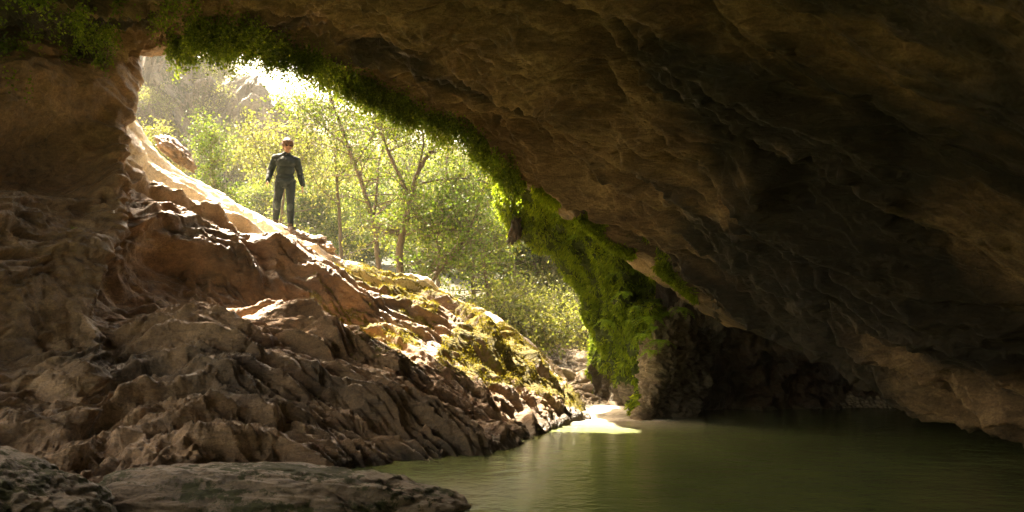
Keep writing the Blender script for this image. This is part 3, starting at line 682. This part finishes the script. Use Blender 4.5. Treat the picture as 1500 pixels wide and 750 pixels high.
for px, D in ((205, 30), (225, 33), (245, 31), (262, 34), (285, 32), (300, 29), (320, 33), (340, 31), (372, 30), (215, 20), (240, 21.5), (265, 20.5), (285, 22.5), (300, 19.5), (335, 20), (360, 21), (250, 24), (275, 26), (230, 27), (310, 25)):
    plant('s', px, D, rr_.uniform(.7, 1.3), rr_.uniform(0, 6.28))

CG = G2c
for i, (px, py) in enumerate(((222, 165), (262, 205), (285, 120), (312, 165), (345, 215), (368, 190), (330, 112))):
    dd = np.abs(HZ - F * (CG[..., 2] - H) / CG[..., 1] - py) + np.abs(750 + F * CG[..., 0] / CG[..., 1] - px); j = np.unravel_index(np.argmin(dd + .5 * CG[..., 1]), dd.shape); c_ = CG[j]
    o = copy_tree(pr['s'], (c_[0], c_[1], c_[2] - .3), rr_.uniform(0, 6.28), rr_.uniform(.8, 1.3), 'bush clinging to the grey cliff face, ' + 'first second third fourth fifth sixth seventh eighth ninth tenth eleventh twelfth thirteenth fourteenth fifteenth'.split()[i] + ' one', 'bushes on the cliff')
    CB.append((px, o))
for i, (px, o) in enumerate(sorted(CB, key=lambda t: t[0])): o['label'] = 'bush clinging to the grey cliff face, ' + 'first second third fourth fifth sixth seventh eighth ninth tenth eleventh twelfth thirteenth fourteenth fifteenth'.split()[i] + ' from the left'
ORDN = ['first', 'second', 'third', 'fourth', 'fifth', 'sixth', 'seventh', 'eighth', 'ninth', 'tenth', 'eleventh', 'twelfth', 'thirteenth', 'fourteenth', 'fifteenth', 'sixteenth', 'seventeenth', 'eighteenth', 'nineteenth', 'twentieth', 'next to last', 'last']
rowsD = [(0, 29, 'nearest row'), (29, 33.6, 'second row'), (33.6, 39.5, 'middle row'), (39.5, 47, 'fourth row'), (47, 99, 'farthest row')]
KN = {'b': 'broad green tree', 'p': 'pale silvery tree', 'd': 'deep green tree'}
for a_, b_, nm_ in rowsD:
    l_ = sorted([t for t in PLANTED if t[0] != 's' and a_ <= t[2] < b_ and t[1] >= 370], key=lambda t: t[1])
    for i, t in enumerate(l_): t[3]['label'] = f'{KN[t[0]]} in the {nm_} beyond the stream, {ORDN[i]} from the left'
for i, t in enumerate(sorted([t for t in PLANTED if t[0] != 's' and t[1] < 370], key=lambda t: t[1])): t[3]['label'] = f'small {KN[t[0]]} under the cliff, {ORDN[i]} from the cave wall'
for sel, ph in ((lambda t: t[1] < 400, 'low bush on the bank between cave wall and person'), (lambda t: t[1] >= 400, 'low pale bush at the edge of the stony stream bed')):
    for i, t in enumerate(sorted([t for t in PLANTED if t[0] == 's' and sel(t)], key=lambda t: t[1])): t[3]['label'] = f'{ph}, {ORDN[i]} from the left'
# ------------------------------------------------------------------ foliage hanging from the roof edge
def hang_pts(mask, G, n, seed, ln, per, step=.028, side=.03):
    r = np.random.default_rng(seed); idx = np.argwhere(mask); w_ = mask[mask > 0].astype(float); w_ /= w_.sum()
    ch = idx[r.choice(len(idx), n, p=w_)]; base = G[ch[:, 0], ch[:, 1]]
    out = []
    for b_ in base:
        l = r.uniform(*ln); k_ = max(2, int(l / step)); t = np.linspace(0, 1, k_)[:, None]
        sway = r.normal(size=3) * .12 * l; sway[2] = 0
        s_ = b_ + sway * t ** 1.5 + np.array([0, 0, -l]) * t
        out.append(np.repeat(s_, per, 0) + r.normal(size=(k_ * per, 3)) * side)
    return np.concatenate(out)
def bvh_grid(Gs):
    a, b = Gs.shape[:2]; i = np.arange(a * b).reshape(a, b)
    return BVHTree.FromPolygons([Vector(v) for v in Gs.reshape(-1, 3)], np.stack([i[:-1, :-1], i[:-1, 1:], i[1:, 1:], i[1:, :-1]], -1).reshape(-1, 4).tolist())
rb_ = bvh_grid(RG[::4, ::4]); sb_ = bvh_grid(SG[::4, ::4])
r_ = np.random.default_rng(44); hits = []
lipx = [c[0] for c in lip]; lipy = [c[1] for c in lip]
for _ in range(10500):
    px = r_.uniform(-60, 760); ly = float(np.interp(px, lipx, lipy)); band = float(np.interp(px, [0, 200, 330, 420, 600, 760], [95, 95, 50, 24, 18, 20]))
    py = ly + 8 - abs(r_.normal()) * band * .55
    if px < 200: py = r_.uniform(-30, 95 + 12 * math.sin(px * .05) + 10 * math.sin(px * .17))
    if perlin(np.array([[px * .022, py * .03, 3.3]]))[0] + .35 * perlin(np.array([[px * .07, py * .07, 8.3]]))[0] < (r_.uniform(-.1, .35) + (.12 if px < 200 else 0) if px < 320 else r_.uniform(-.75, .45)): continue
    dv = Vector(P(px, py, 1) - np.array([0, 0, H])).normalized(); best = None
    for tr in (rb_, sb_):
        h = tr.ray_cast(Vector((0, 0, H)), dv, 30)
        if h[0] and (best is None or h[3] < best[1]): best = (h[0], h[3])
    if best: hits.append(best[0] - dv * .03)
hits = np.array([h[:] for h in hits])
def strands(base, seed, ln, per, step, side):
    r = np.random.default_rng(seed); out = []
    for b_ in base:
        l = r.uniform(*ln) * (1.5 if r.random() < .12 else 1); k_ = max(2, int(l / step)); t = np.linspace(0, 1, k_)[:, None]; sway = r.normal(size=3) * .15 * l; sway[2] = 0
        s_ = b_ + sway * t ** 1.5 + np.array([0, -.04, -l]) * t; out.append(np.repeat(s_, per, 0) + r.normal(size=(k_ * per, 3)) * side)
    return np.concatenate(out)
hp_ = strands(hits, 45, (.08, .42), 2, .035, .03)
print('foliage strands', len(hits), 'leaves', len(hp_))
o = link('hanging_foliage', leaf_mesh('hanging_foliage', hp_, .046, M_hang, .25 * perlin(hp_ * 1.8), seed=43, droop=.5, aspect=.8))
tag(o, 'curtain of small leaved maidenhair growth trailing from the roof edge', 'hanging plants', kind='stuff')

# moss blades over the pillar
def surf_pts(mask, G, Nn, n, seed):
    r = np.random.default_rng(seed); gn = normals(G); gn *= np.sign((gn * Nn).sum(-1, keepdims=True))
    area = np.linalg.norm(np.cross(np.gradient(G, axis=0), np.gradient(G, axis=1)), axis=-1)
    w_ = (mask * area).ravel(); w_ /= w_.sum(); ch = r.choice(w_.size, n, p=w_)
    return G.reshape(-1, 3)[ch] + r.normal(size=(n, 3)) * .015, gn.reshape(-1, 3)[ch]
mk = np.where(PM > .35, PM, 0)
p_, n__ = surf_pts(mk * sm(-.4, .3, fbm(PG * 2.5, 3)), PG, PN, 75000, 51)
rm_ = np.exp(-((RRV - 3.05) / np.where(RCV < 10.3, .30, .16)) ** 2) * (RCV > 8.6) * (RCV < 12.3) * sm(-.1, .3, fbm(RG * 2, 3)); p2_, n2_ = surf_pts(np.where(rm_ > .1, rm_, 0), RG, RN, 22000, 53)
p_ = np.concatenate([p_, p2_]); n__ = np.concatenate([n__, n2_])
dirs = n__ * .55 + np.array([0, 0, -.8])
tone = .28 * perlin(p_ * 2.2)
o = link('hanging_moss', leaf_mesh('hanging_moss', p_, .10, M_mossleaf, tone, seed=52, dirs=dirs, up=n__, aspect=.22))
tag(o, 'thick green and golden moss draping the pillar and roof edge', 'moss', kind='stuff')
mk = np.where(SMOSS > .55, 1.0, 0) * sm(-.1, .3, fbm(SG * 4, 3))
p_, n__ = surf_pts(mk, SG, SNN, 42000, 56)
o = link('moss_cushions', leaf_mesh('moss_cushions', p_, .035, M_goldmoss, .3 * perlin(p_ * 3), seed=57, dirs=n__ * 1.0, aspect=.5))
tag(o, 'golden green moss cushions growing on the damp shoulder of the slope', 'moss', kind='stuff')

# ferns
def fern_mesh(seed, n=9, l=.34):
    r = random.Random(seed); V = []; Fq = []; var = []
    for i in range(n):
        a = r.uniform(-1.5, 1.5); L0 = l * r.uniform(.6, 1.1); dr = Vector((math.sin(a) * .9, -math.cos(a) * .8, r.uniform(.1, .6))).normalized()
        m_ = 13; pos = []
        for j in range(m_):
            t = j / (m_ - 1); pos.append(dr * L0 * t + Vector((0, 0, -L0 * .75 * t * t)))
        va, fa = tube([(np.array([p_[:] for p_ in pos]), np.linspace(.004, .002, m_))], 4); b0 = len(V); V += [Vector(x) for x in va]; Fq += (fa + b0).tolist(); var += [.3] * len(va)
        for j in range(1, m_):
            tgt = (pos[j] - pos[j - 1]).normalized(); side = tgt.cross(Vector((0, 0, 1))).normalized(); t = j / (m_ - 1)
            wd = L0 * .24 * math.sin(math.pi * min(1, t * .85 + .15)) + .004
            for s in (-1, 1):
                b0 = len(V); tip = pos[j] + side * s * wd + tgt * wd * .35 + Vector((0, 0, -.12 * wd))
                V += [pos[j], pos[j] + side * s * wd * .5 + tgt * .010, tip, pos[j] + side * s * wd * .45 - tgt * .010]
                Fq.append([b0, b0 + 1, b0 + 2, b0 + 3]); var += [r.uniform(.3, 1)] * 4
    return raw_mesh('fronds', np.array([v[:] for v in V]), np.array(Fq), 4, M_fern, {'var': var}, smooth=False)
fm_ = [fern_mesh(60 + i) for i in range(4)]
pb_ = BVHTree.FromPolygons([Vector(v) for v in PG[::2, ::2].reshape(-1, 3)], [(a, a + 1, a + 1 + 210, a + 210) for r_ in range(209) for a in range(r_ * 210, (r_ + 1) * 210 - 1)])
fl = [(925, 395), (940, 420), (915, 430), (935, 450), (950, 465), (925, 470), (945, 490), (960, 480), (935, 505), (955, 515), (970, 500), (905, 400), (960, 440), (975, 460), (890, 470), (1000, 452), (830, 312), (850, 345)]
fl.sort(key=lambda c: c[1])
for i, (px, py) in enumerate(fl):
    dv = Vector(P(px, py, 1) - np.array([0, 0, H])).normalized(); h = pb_.ray_cast(Vector((0, 0, H)), dv)
    if not h[0]: continue
    o = link('fern', fm_[i % 4]); o.location = h[0] - dv * .02; s = random.uniform(.7, 1.25); o.scale = (s, s, s); o.rotation_euler = (0, 0, random.uniform(-.7, .3))
    tag(o, 'bright green fern arching out of the mossy pillar, ' + ORDN[i] + ' from the top', 'fern', 'ferns on the mossy pillar')

# thin dry grass tuft by the tilted slab
def tuft(loc, n, l, mat, seed, label):
    r = np.random.default_rng(seed); paths = []
    for i in range(n):
        a = r.normal(size=3) * .5; a[2] = 1; a /= np.linalg.norm(a); t = np.linspace(0, 1, 5)[:, None]; ll = l * r.uniform(.5, 1)
        paths.append((a * ll * t + np.array([0, 0, -.35 * ll]) * t ** 2 + np.append(r.normal(size=2) * .03, 0), np.linspace(.004, .0015, 5)))
    v, f = tube(paths, 3); me = raw_mesh('grass_tuft', v, f, 4, mat, {'var': np.full(len(v), .5)}); o = link('grass_tuft', me); o.location = loc
    return tag(o, label, 'grass tuft')
a_ = on_px(262, 16.4); tuft(a_, 26, .38, M_dry, 71, 'dry grass tuft beside the tilted slab on the crest')
a_ = on_px(107, 11.5); tuft(a_, 14, .16, M_fern, 72, 'tiny green plant in the rock wall at the left')

# ------------------------------------------------------------------ person
M_skin = plain('skin', (.30, .165, .10), .55, .08, 60)
M_suit = plain('wetsuit_top', (.010, .017, .013), .75, .25, 14)
M_leg = plain('wetsuit_trousers', (.011, .018, .017), .75, .25, 14)
M_pad = plain('knee_panel', (.025, .038, .036), .6, .2, 25)
M_hair = plain('hair', (.09, .048, .024), .6, .4, 60)
M_shoe = plain('shoe', (.07, .05, .035), .7, .3, 40)
M_lens = plain('dark_lens', (.01, .01, .01), .15)
def eval_mesh(ob, name):
    dg = bpy.context.evaluated_depsgraph_get(); dg.update(); me = bpy.data.meshes.new_from_object(ob.evaluated_get(dg)); me.name = name
    old = ob.data; bpy.data.objects.remove(ob); bpy.data.meshes.remove(old); return me
def skin_chain(verts, edges, radii, root=0, sub=2):
    me = bpy.data.meshes.new('tmp'); me.from_pydata(verts, edges, []); ob = bpy.data.objects.new('tmp', me); C.objects.link(ob)
    md = ob.modifiers.new('s', 'SKIN'); md.use_smooth_shade = True; md.branch_smoothing = .6
    for i, s in enumerate(me.skin_vertices[0].data):
        rr2 = radii[i]; s.radius = rr2 if isinstance(rr2, tuple) else (rr2, rr2); s.use_root = (i == root)
    sd_ = ob.modifiers.new('d', 'SUBSURF'); sd_.levels = sub; sd_.render_levels = sub
    return eval_mesh(ob, 'part')
def ell(bm, c, r, rot=None, seg=20):
    mt = Matrix.Translation(c) @ (rot or Matrix()) @ Matrix.Diagonal((*r, 1)); bmesh.ops.create_uvsphere(bm, u_segments=seg, v_segments=seg // 2 + 2, radius=1, matrix=mt)
def fuse(meshes, bm_extra, name, mat, voxel=.008, smooth=3, parent=None, disp=0):
    bm = bmesh.new()
    for m_ in meshes: bm.from_mesh(m_)
    if bm_extra: 
        t_ = bpy.data.meshes.new('t'); bm_extra.to_mesh(t_); bm.from_mesh(t_)
    me = bpy.data.meshes.new('tmp'); bm.to_mesh(me); bm.free(); ob = bpy.data.objects.new('tmp', me); C.objects.link(ob)
    rm_ = ob.modifiers.new('r', 'REMESH'); rm_.mode = 'VOXEL'; rm_.voxel_size = voxel; rm_.use_smooth_shade = True
    s_ = ob.modifiers.new('s', 'SMOOTH'); s_.iterations = smooth; s_.factor = .5
    me2 = eval_mesh(ob, name); me2.materials.clear(); me2.materials.append(mat)
    if disp:
        n_v = len(me2.vertices); co_ = np.empty(n_v * 3, np.float32); me2.vertices.foreach_get('co', co_); co_ = co_.reshape(-1, 3)
        no = np.array([v.normal[:] for v in me2.vertices]); co_ = co_ + no * (disp * ridge(co_ * np.array([9, 9, 14.]), 2))[:, None]
        me2.vertices.foreach_set('co', co_.astype(np.float32).ravel())
    me2.polygons.foreach_set('use_smooth', [True] * len(me2.polygons)); me2.update()
    return link(name, me2, parent)
# local frame: x right in the picture, -y towards the camera, z up; metres, 1.80 m tall
FL, FR = Vector((-.17, .05, .0)), Vector((.13, -.12, -.10))          # feet
hipL, hipR = Vector((-.095, 0, .93)), Vector((.095, 0, .93))
kneeL, kneeR = Vector((-.135, -.03, .50)), Vector((.12, -.10, .47))
ankL, ankR = FL + Vector((0, .03, .10)), FR + Vector((0, .03, .10))
root = empty('person', (0, 0, 0), 'person in a dark green wetsuit standing on the sunlit crest with arms hanging', 'person')
shL, shR = Vector((-.195, .01, 1.42)), Vector((.20, .01, 1.39)); elL, elR = Vector((-.285, .07, 1.14)), Vector((.27, .05, 1.10)); wrL, wrR = Vector((-.31, -.10, .90)), Vector((.325, -.02, .85))
neck = Vector((0, .01, 1.50)); head = Vector((.03, -.035, 1.675))
body = skin_chain([(0, 0, .97), (0, .01, 1.15), (0, .01, 1.35), tuple(neck), (.02, -.01, 1.58), tuple(shL), tuple(elL), tuple(wrL), tuple(shR), tuple(elR), tuple(wrR), tuple(hipL), tuple(kneeL), tuple(ankL), tuple(hipR), tuple(kneeR), tuple(ankR)],
    [(0, 1), (1, 2), (2, 3), (3, 4), (2, 5), (5, 6), (6, 7), (2, 8), (8, 9), (9, 10), (0, 11), (11, 12), (12, 13), (0, 14), (14, 15), (15, 16)],
    [(.15, .10), (.14, .095), (.16, .10), (.062, .062), (.058, .058), (.06, .06), (.042, .042), (.026, .03), (.06, .06), (.042, .042), (.026, .03), (.085, .085), (.055, .055), (.038, .038), (.085, .085), (.055, .055), (.038, .038)])
bx = bmesh.new()
HR = Matrix.Rotation(R(18), 4, 'Z') @ Matrix.Rotation(R(14), 4, 'X') @ Matrix.Scale(1.12, 4)           # head turned to its left and bowed
def hp(x, y, z): return head + (HR @ Vector((x, y, z)))
ell(bx, hp(0, .01, .02), (.076, .095, .10), HR); ell(bx, hp(0, -.025, -.055), (.055, .062, .065), HR); ell(bx, hp(0, -.06, -.095), (.032, .03, .026), HR)
ell(bx, hp(0, -.098, -.018), (.013, .02, .022), HR, 12); ell(bx, hp(0, -.085, .0), (.009, .013, .028), HR, 12)
for s in (-1, 1):
    ell(bx, hp(s * .078, .015, -.005), (.010, .02, .032), HR, 12); ell(bx, hp(s * .03, -.077, .012), (.013, .009, .009), HR, 12); ell(bx, hp(s * .04, -.066, -.03), (.022, .02, .018), HR, 12)
ell(bx, hp(0, -.088, -.058), (.024, .010, .007), HR, 12); ell(bx, hp(0, -.086, -.07), (.02, .010, .006), HR, 12)
fing = []
for s, wr, el_ in ((-1, wrL, elL), (1, wrR, elR)):
    dn_ = (wr - el_).normalized(); dn_ = (dn_ + Vector((0, -.12, -.4))).normalized(); fw = Vector((0, -1, 0)); fw = (fw - dn_ * fw.dot(dn_)).normalized(); ins = dn_.cross(fw) * s
    if ins.x * s > 0: ins = -ins
    pc = wr + dn_ * .05
    rt = Matrix((fw, ins, dn_)).transposed().to_4x4(); ell(bx, pc, (.040, .017, .050), rt, 16)
    for j, ln in enumerate((.066, .075, .070, .056)):
        st_ = wr + dn_ * .088 + fw * (.028 - .0185 * j); d1 = (dn_ + ins * .15).normalized(); d2 = (dn_ + ins * .8).normalized(); d3 = (dn_ * .4 + ins).normalized()
        p1 = st_ + d1 * ln * .45; p2 = p1 + d2 * ln * .32; p3 = p2 + d3 * ln * .25
        fing.append(skin_chain([tuple(st_ - d1 * .02), tuple(st_), tuple(p1), tuple(p2), tuple(p3)], [(0, 1), (1, 2), (2, 3), (3, 4)], [.010, .0098, .009, .008, .0068], 0, 1))
    t0 = wr + dn_ * .02 + fw * .022; t1 = t0 + (fw * .7 + dn_ * .7 + ins * .3).normalized() * .035; t2 = t1 + (dn_ + fw * .25 + ins * .35).normalized() * .03; t3 = t2 + (dn_ + ins * .4).normalized() * .022
    fing.append(skin_chain([tuple(t0), tuple(t1), tuple(t2), tuple(t3)], [(0, 1), (1, 2), (2, 3)], [.014, .0115, .0100, .008], 0, 1))
fuse([body] + fing, bx, 'body', M_skin, .0055, 2, root)
top_ = skin_chain([(0, .0, .98), (0, .005, 1.08), (0, .01, 1.22), (0, .01, 1.36), (0, .01, 1.46), (.008, .005, 1.53), tuple(shL), tuple(shL.lerp(elL, .5) + Vector((-.01, .01, 0))), tuple(elL), tuple(elL.lerp(wrL, .4)), tuple(wrL + Vector((0, 0, .02))), tuple(shR), tuple(shR.lerp(elR, .5) + Vector((.01, .01, 0))), tuple(elR), tuple(elR.lerp(wrR, .4)), tuple(wrR + Vector((0, 0, .02)))],
    [(0, 1), (1, 2), (2, 3), (3, 4), (4, 5), (3, 6), (6, 7), (7, 8), (8, 9), (9, 10), (3, 11), (11, 12), (12, 13), (13, 14), (14, 15)],
    [(.165, .12), (.155, .115), (.165, .12), (.185, .125), (.11, .09), (.068, .068), .088, .068, .054, .054, .036, .088, .068, .054, .054, .036])
jk = bmesh.new(); ell(jk, Vector((0, -.01, 1.32)), (.185, .125, .15)); ell(jk, Vector((0, 0, 1.02)), (.172, .125, .09)); ell(jk, Vector((.01, 0, 1.52)), (.075, .075, .04))
ell(jk, Vector((0, 0, 1.17)), (.172, .122, .16))
def limb(bm_, a, b, ra, rb, n=14):
    for i in range(n + 1):
        t = i / n; r_ = ra + (rb - ra) * t; ell(bm_, a.lerp(b, t), (r_, r_, r_), None, 12)
for sh_, el_, wr_ in ((shL, elL, wrL), (shR, elR, wrR)):
    limb(jk, sh_, el_, .070, .057); limb(jk, el_, el_.lerp(wr_, .35), .060, .058); limb(jk, el_.lerp(wr_, .35), wr_ + Vector((0, 0, .02)), .058, .040)
    limb(jk, Vector((0, .01, 1.475)), sh_, .062, .072, 8)
fuse([top_], jk, 'jacket', M_suit, .009, 4, root, .006)
tr_ = skin_chain([(0, .01, .95), tuple(hipL + Vector((0, 0, -.03))), tuple(hipL.lerp(kneeL, .5)), tuple(kneeL), tuple(kneeL.lerp(ankL, .35) + Vector((0, .03, 0))), tuple(ankL + Vector((0, 0, .02))), tuple(hipR + Vector((0, 0, -.03))), tuple(hipR.lerp(kneeR, .5)), tuple(kneeR), tuple(kneeR.lerp(ankR, .35) + Vector((0, .03, 0))), tuple(ankR + Vector((0, 0, .02)))],
    [(0, 1), (1, 2), (2, 3), (3, 4), (4, 5), (0, 6), (6, 7), (7, 8), (8, 9), (9, 10)], [(.15, .12), .10, .088, .066, .066, .046, .10, .088, .066, .066, .046])
tb = bmesh.new(); ell(tb, Vector((0, .02, .94)), (.168, .125, .09))
for hp_, kn_, an_ in ((hipL, kneeL, ankL), (hipR, kneeR, ankR)):
    limb(tb, hp_ + Vector((0, 0, -.03)), kn_, .100, .072); cf = kn_.lerp(an_, .35) + Vector((0, .02, 0)); limb(tb, kn_, cf, .070, .072, 8); limb(tb, cf, an_ + Vector((0, 0, .02)), .072, .050)
tro = fuse([tr_], tb, 'trousers', M_leg, .009, 3, root, .006)
for kn, an in ((kneeL, ankL), (kneeR, ankR)):
    kb = bmesh.new(); dirk = (an - kn).normalized(); ell(kb, kn + Vector((0, -.028, -.07)), (.055, .045, .12), None, 16)
    t_ = bpy.data.meshes.new('shin_panel'); kb.to_mesh(t_); t_.materials.append(M_pad)
    for p in t_.polygons: p.use_smooth = True
    link('shin_panel', t_, tro)
for ft, a, an in ((FL, R(-20), ankL), (FR, R(28), ankR)):
    sb = bmesh.new(); rt = Matrix.Rotation(a, 4, 'Z')
    for c_, r_ in (((0, .03, .05), (.045, .055, .055)), ((0, -.05, .040), (.046, .09, .036)), ((0, -.12, .034), (.044, .055, .030)), ((0, .02, .11), (.044, .05, .05)), ((0, -.04, .012), (.05, .15, .014))):
        ell(sb, ft + (rt @ Vector(c_)), r_, rt)
    shoe = fuse([], sb, 'shoe', M_shoe, .006, 2, root)
hb = bmesh.new()
ell(hb, hp(0, .022, .045), (.086, .098, .090), HR); ell(hb, hp(0, -.03, .085), (.07, .065, .04), HR); ell(hb, hp(0, .07, -.02), (.07, .05, .07), HR)
for s in (-1, 1): ell(hb, hp(s * .068, .0, .03), (.022, .045, .04), HR)
for _ in range(60):
    a1, a2 = random.uniform(0, 6.28), random.uniform(.1, 1.5); dv_ = Vector((math.cos(a1) * math.sin(a2), math.sin(a1) * math.sin(a2), math.cos(a2)))
    if dv_.y < -.55 and dv_.z < .5: continue
    ell(hb, hp(dv_.x * .084, .022 + dv_.y * .096, .045 + dv_.z * .088), (random.uniform(.012, .026), random.uniform(.012, .026), random.uniform(.010, .022)), HR, 8)
fuse([], hb, 'hair', M_hair, .0055, 1, root, .010)
gb = bmesh.new()
for s in (-1, 1):
    ell(gb, hp(s * .034, -.090, .014), (.022, .007, .013), HR, 14)
    ell(gb, hp(s * .072, -.045, .016), (.004, .055, .005), HR, 10)
ell(gb, hp(0, -.098, .018), (.014, .004, .004), HR, 10)
t_ = bpy.data.meshes.new('sunglasses'); gb.to_mesh(t_); t_.materials.append(M_lens); link('sunglasses', t_, root)
hx, hy = (416 - 750) / F * 16.55, 16.55
zl = slope_z(hx - .17, hy + .05); zr = slope_z(hx + .13, hy - .12)
print('person ground', zl, zr, 'target', P(416, 333, 16.55)[2])
root.location = (hx, hy, zl); root.scale = (1.10, 1.05, 1); root.rotation_euler = (0, R(1.5), R(10))

# ------------------------------------------------------------------ haze
m = bpy.data.materials.new('haze'); m.use_nodes = True; t = m.node_tree
t.nodes.remove(t.nodes['Principled BSDF']); pv = t.nodes.new('ShaderNodeVolumePrincipled')
pv.inputs['Color'].default_value = (.95, .9, .8, 1); pv.inputs['Density'].default_value = .0009; pv.inputs['Anisotropy'].default_value = .35
t.links.new(pv.outputs[0], t.nodes['Material Output'].inputs['Volume'])
bm = bmesh.new(); bmesh.ops.create_cube(bm, size=1, matrix=Matrix.Translation((0, 100, 34)) @ Matrix.Diagonal((320, 340, 74, 1)))
me = bpy.data.meshes.new('haze'); bm.to_mesh(me); me.materials.append(m); o = link('haze', me)
tag(o, 'pale warm haze filling the canyon and the cave', kind='stuff')
print('ground range', GZ.min(), GZ.max())
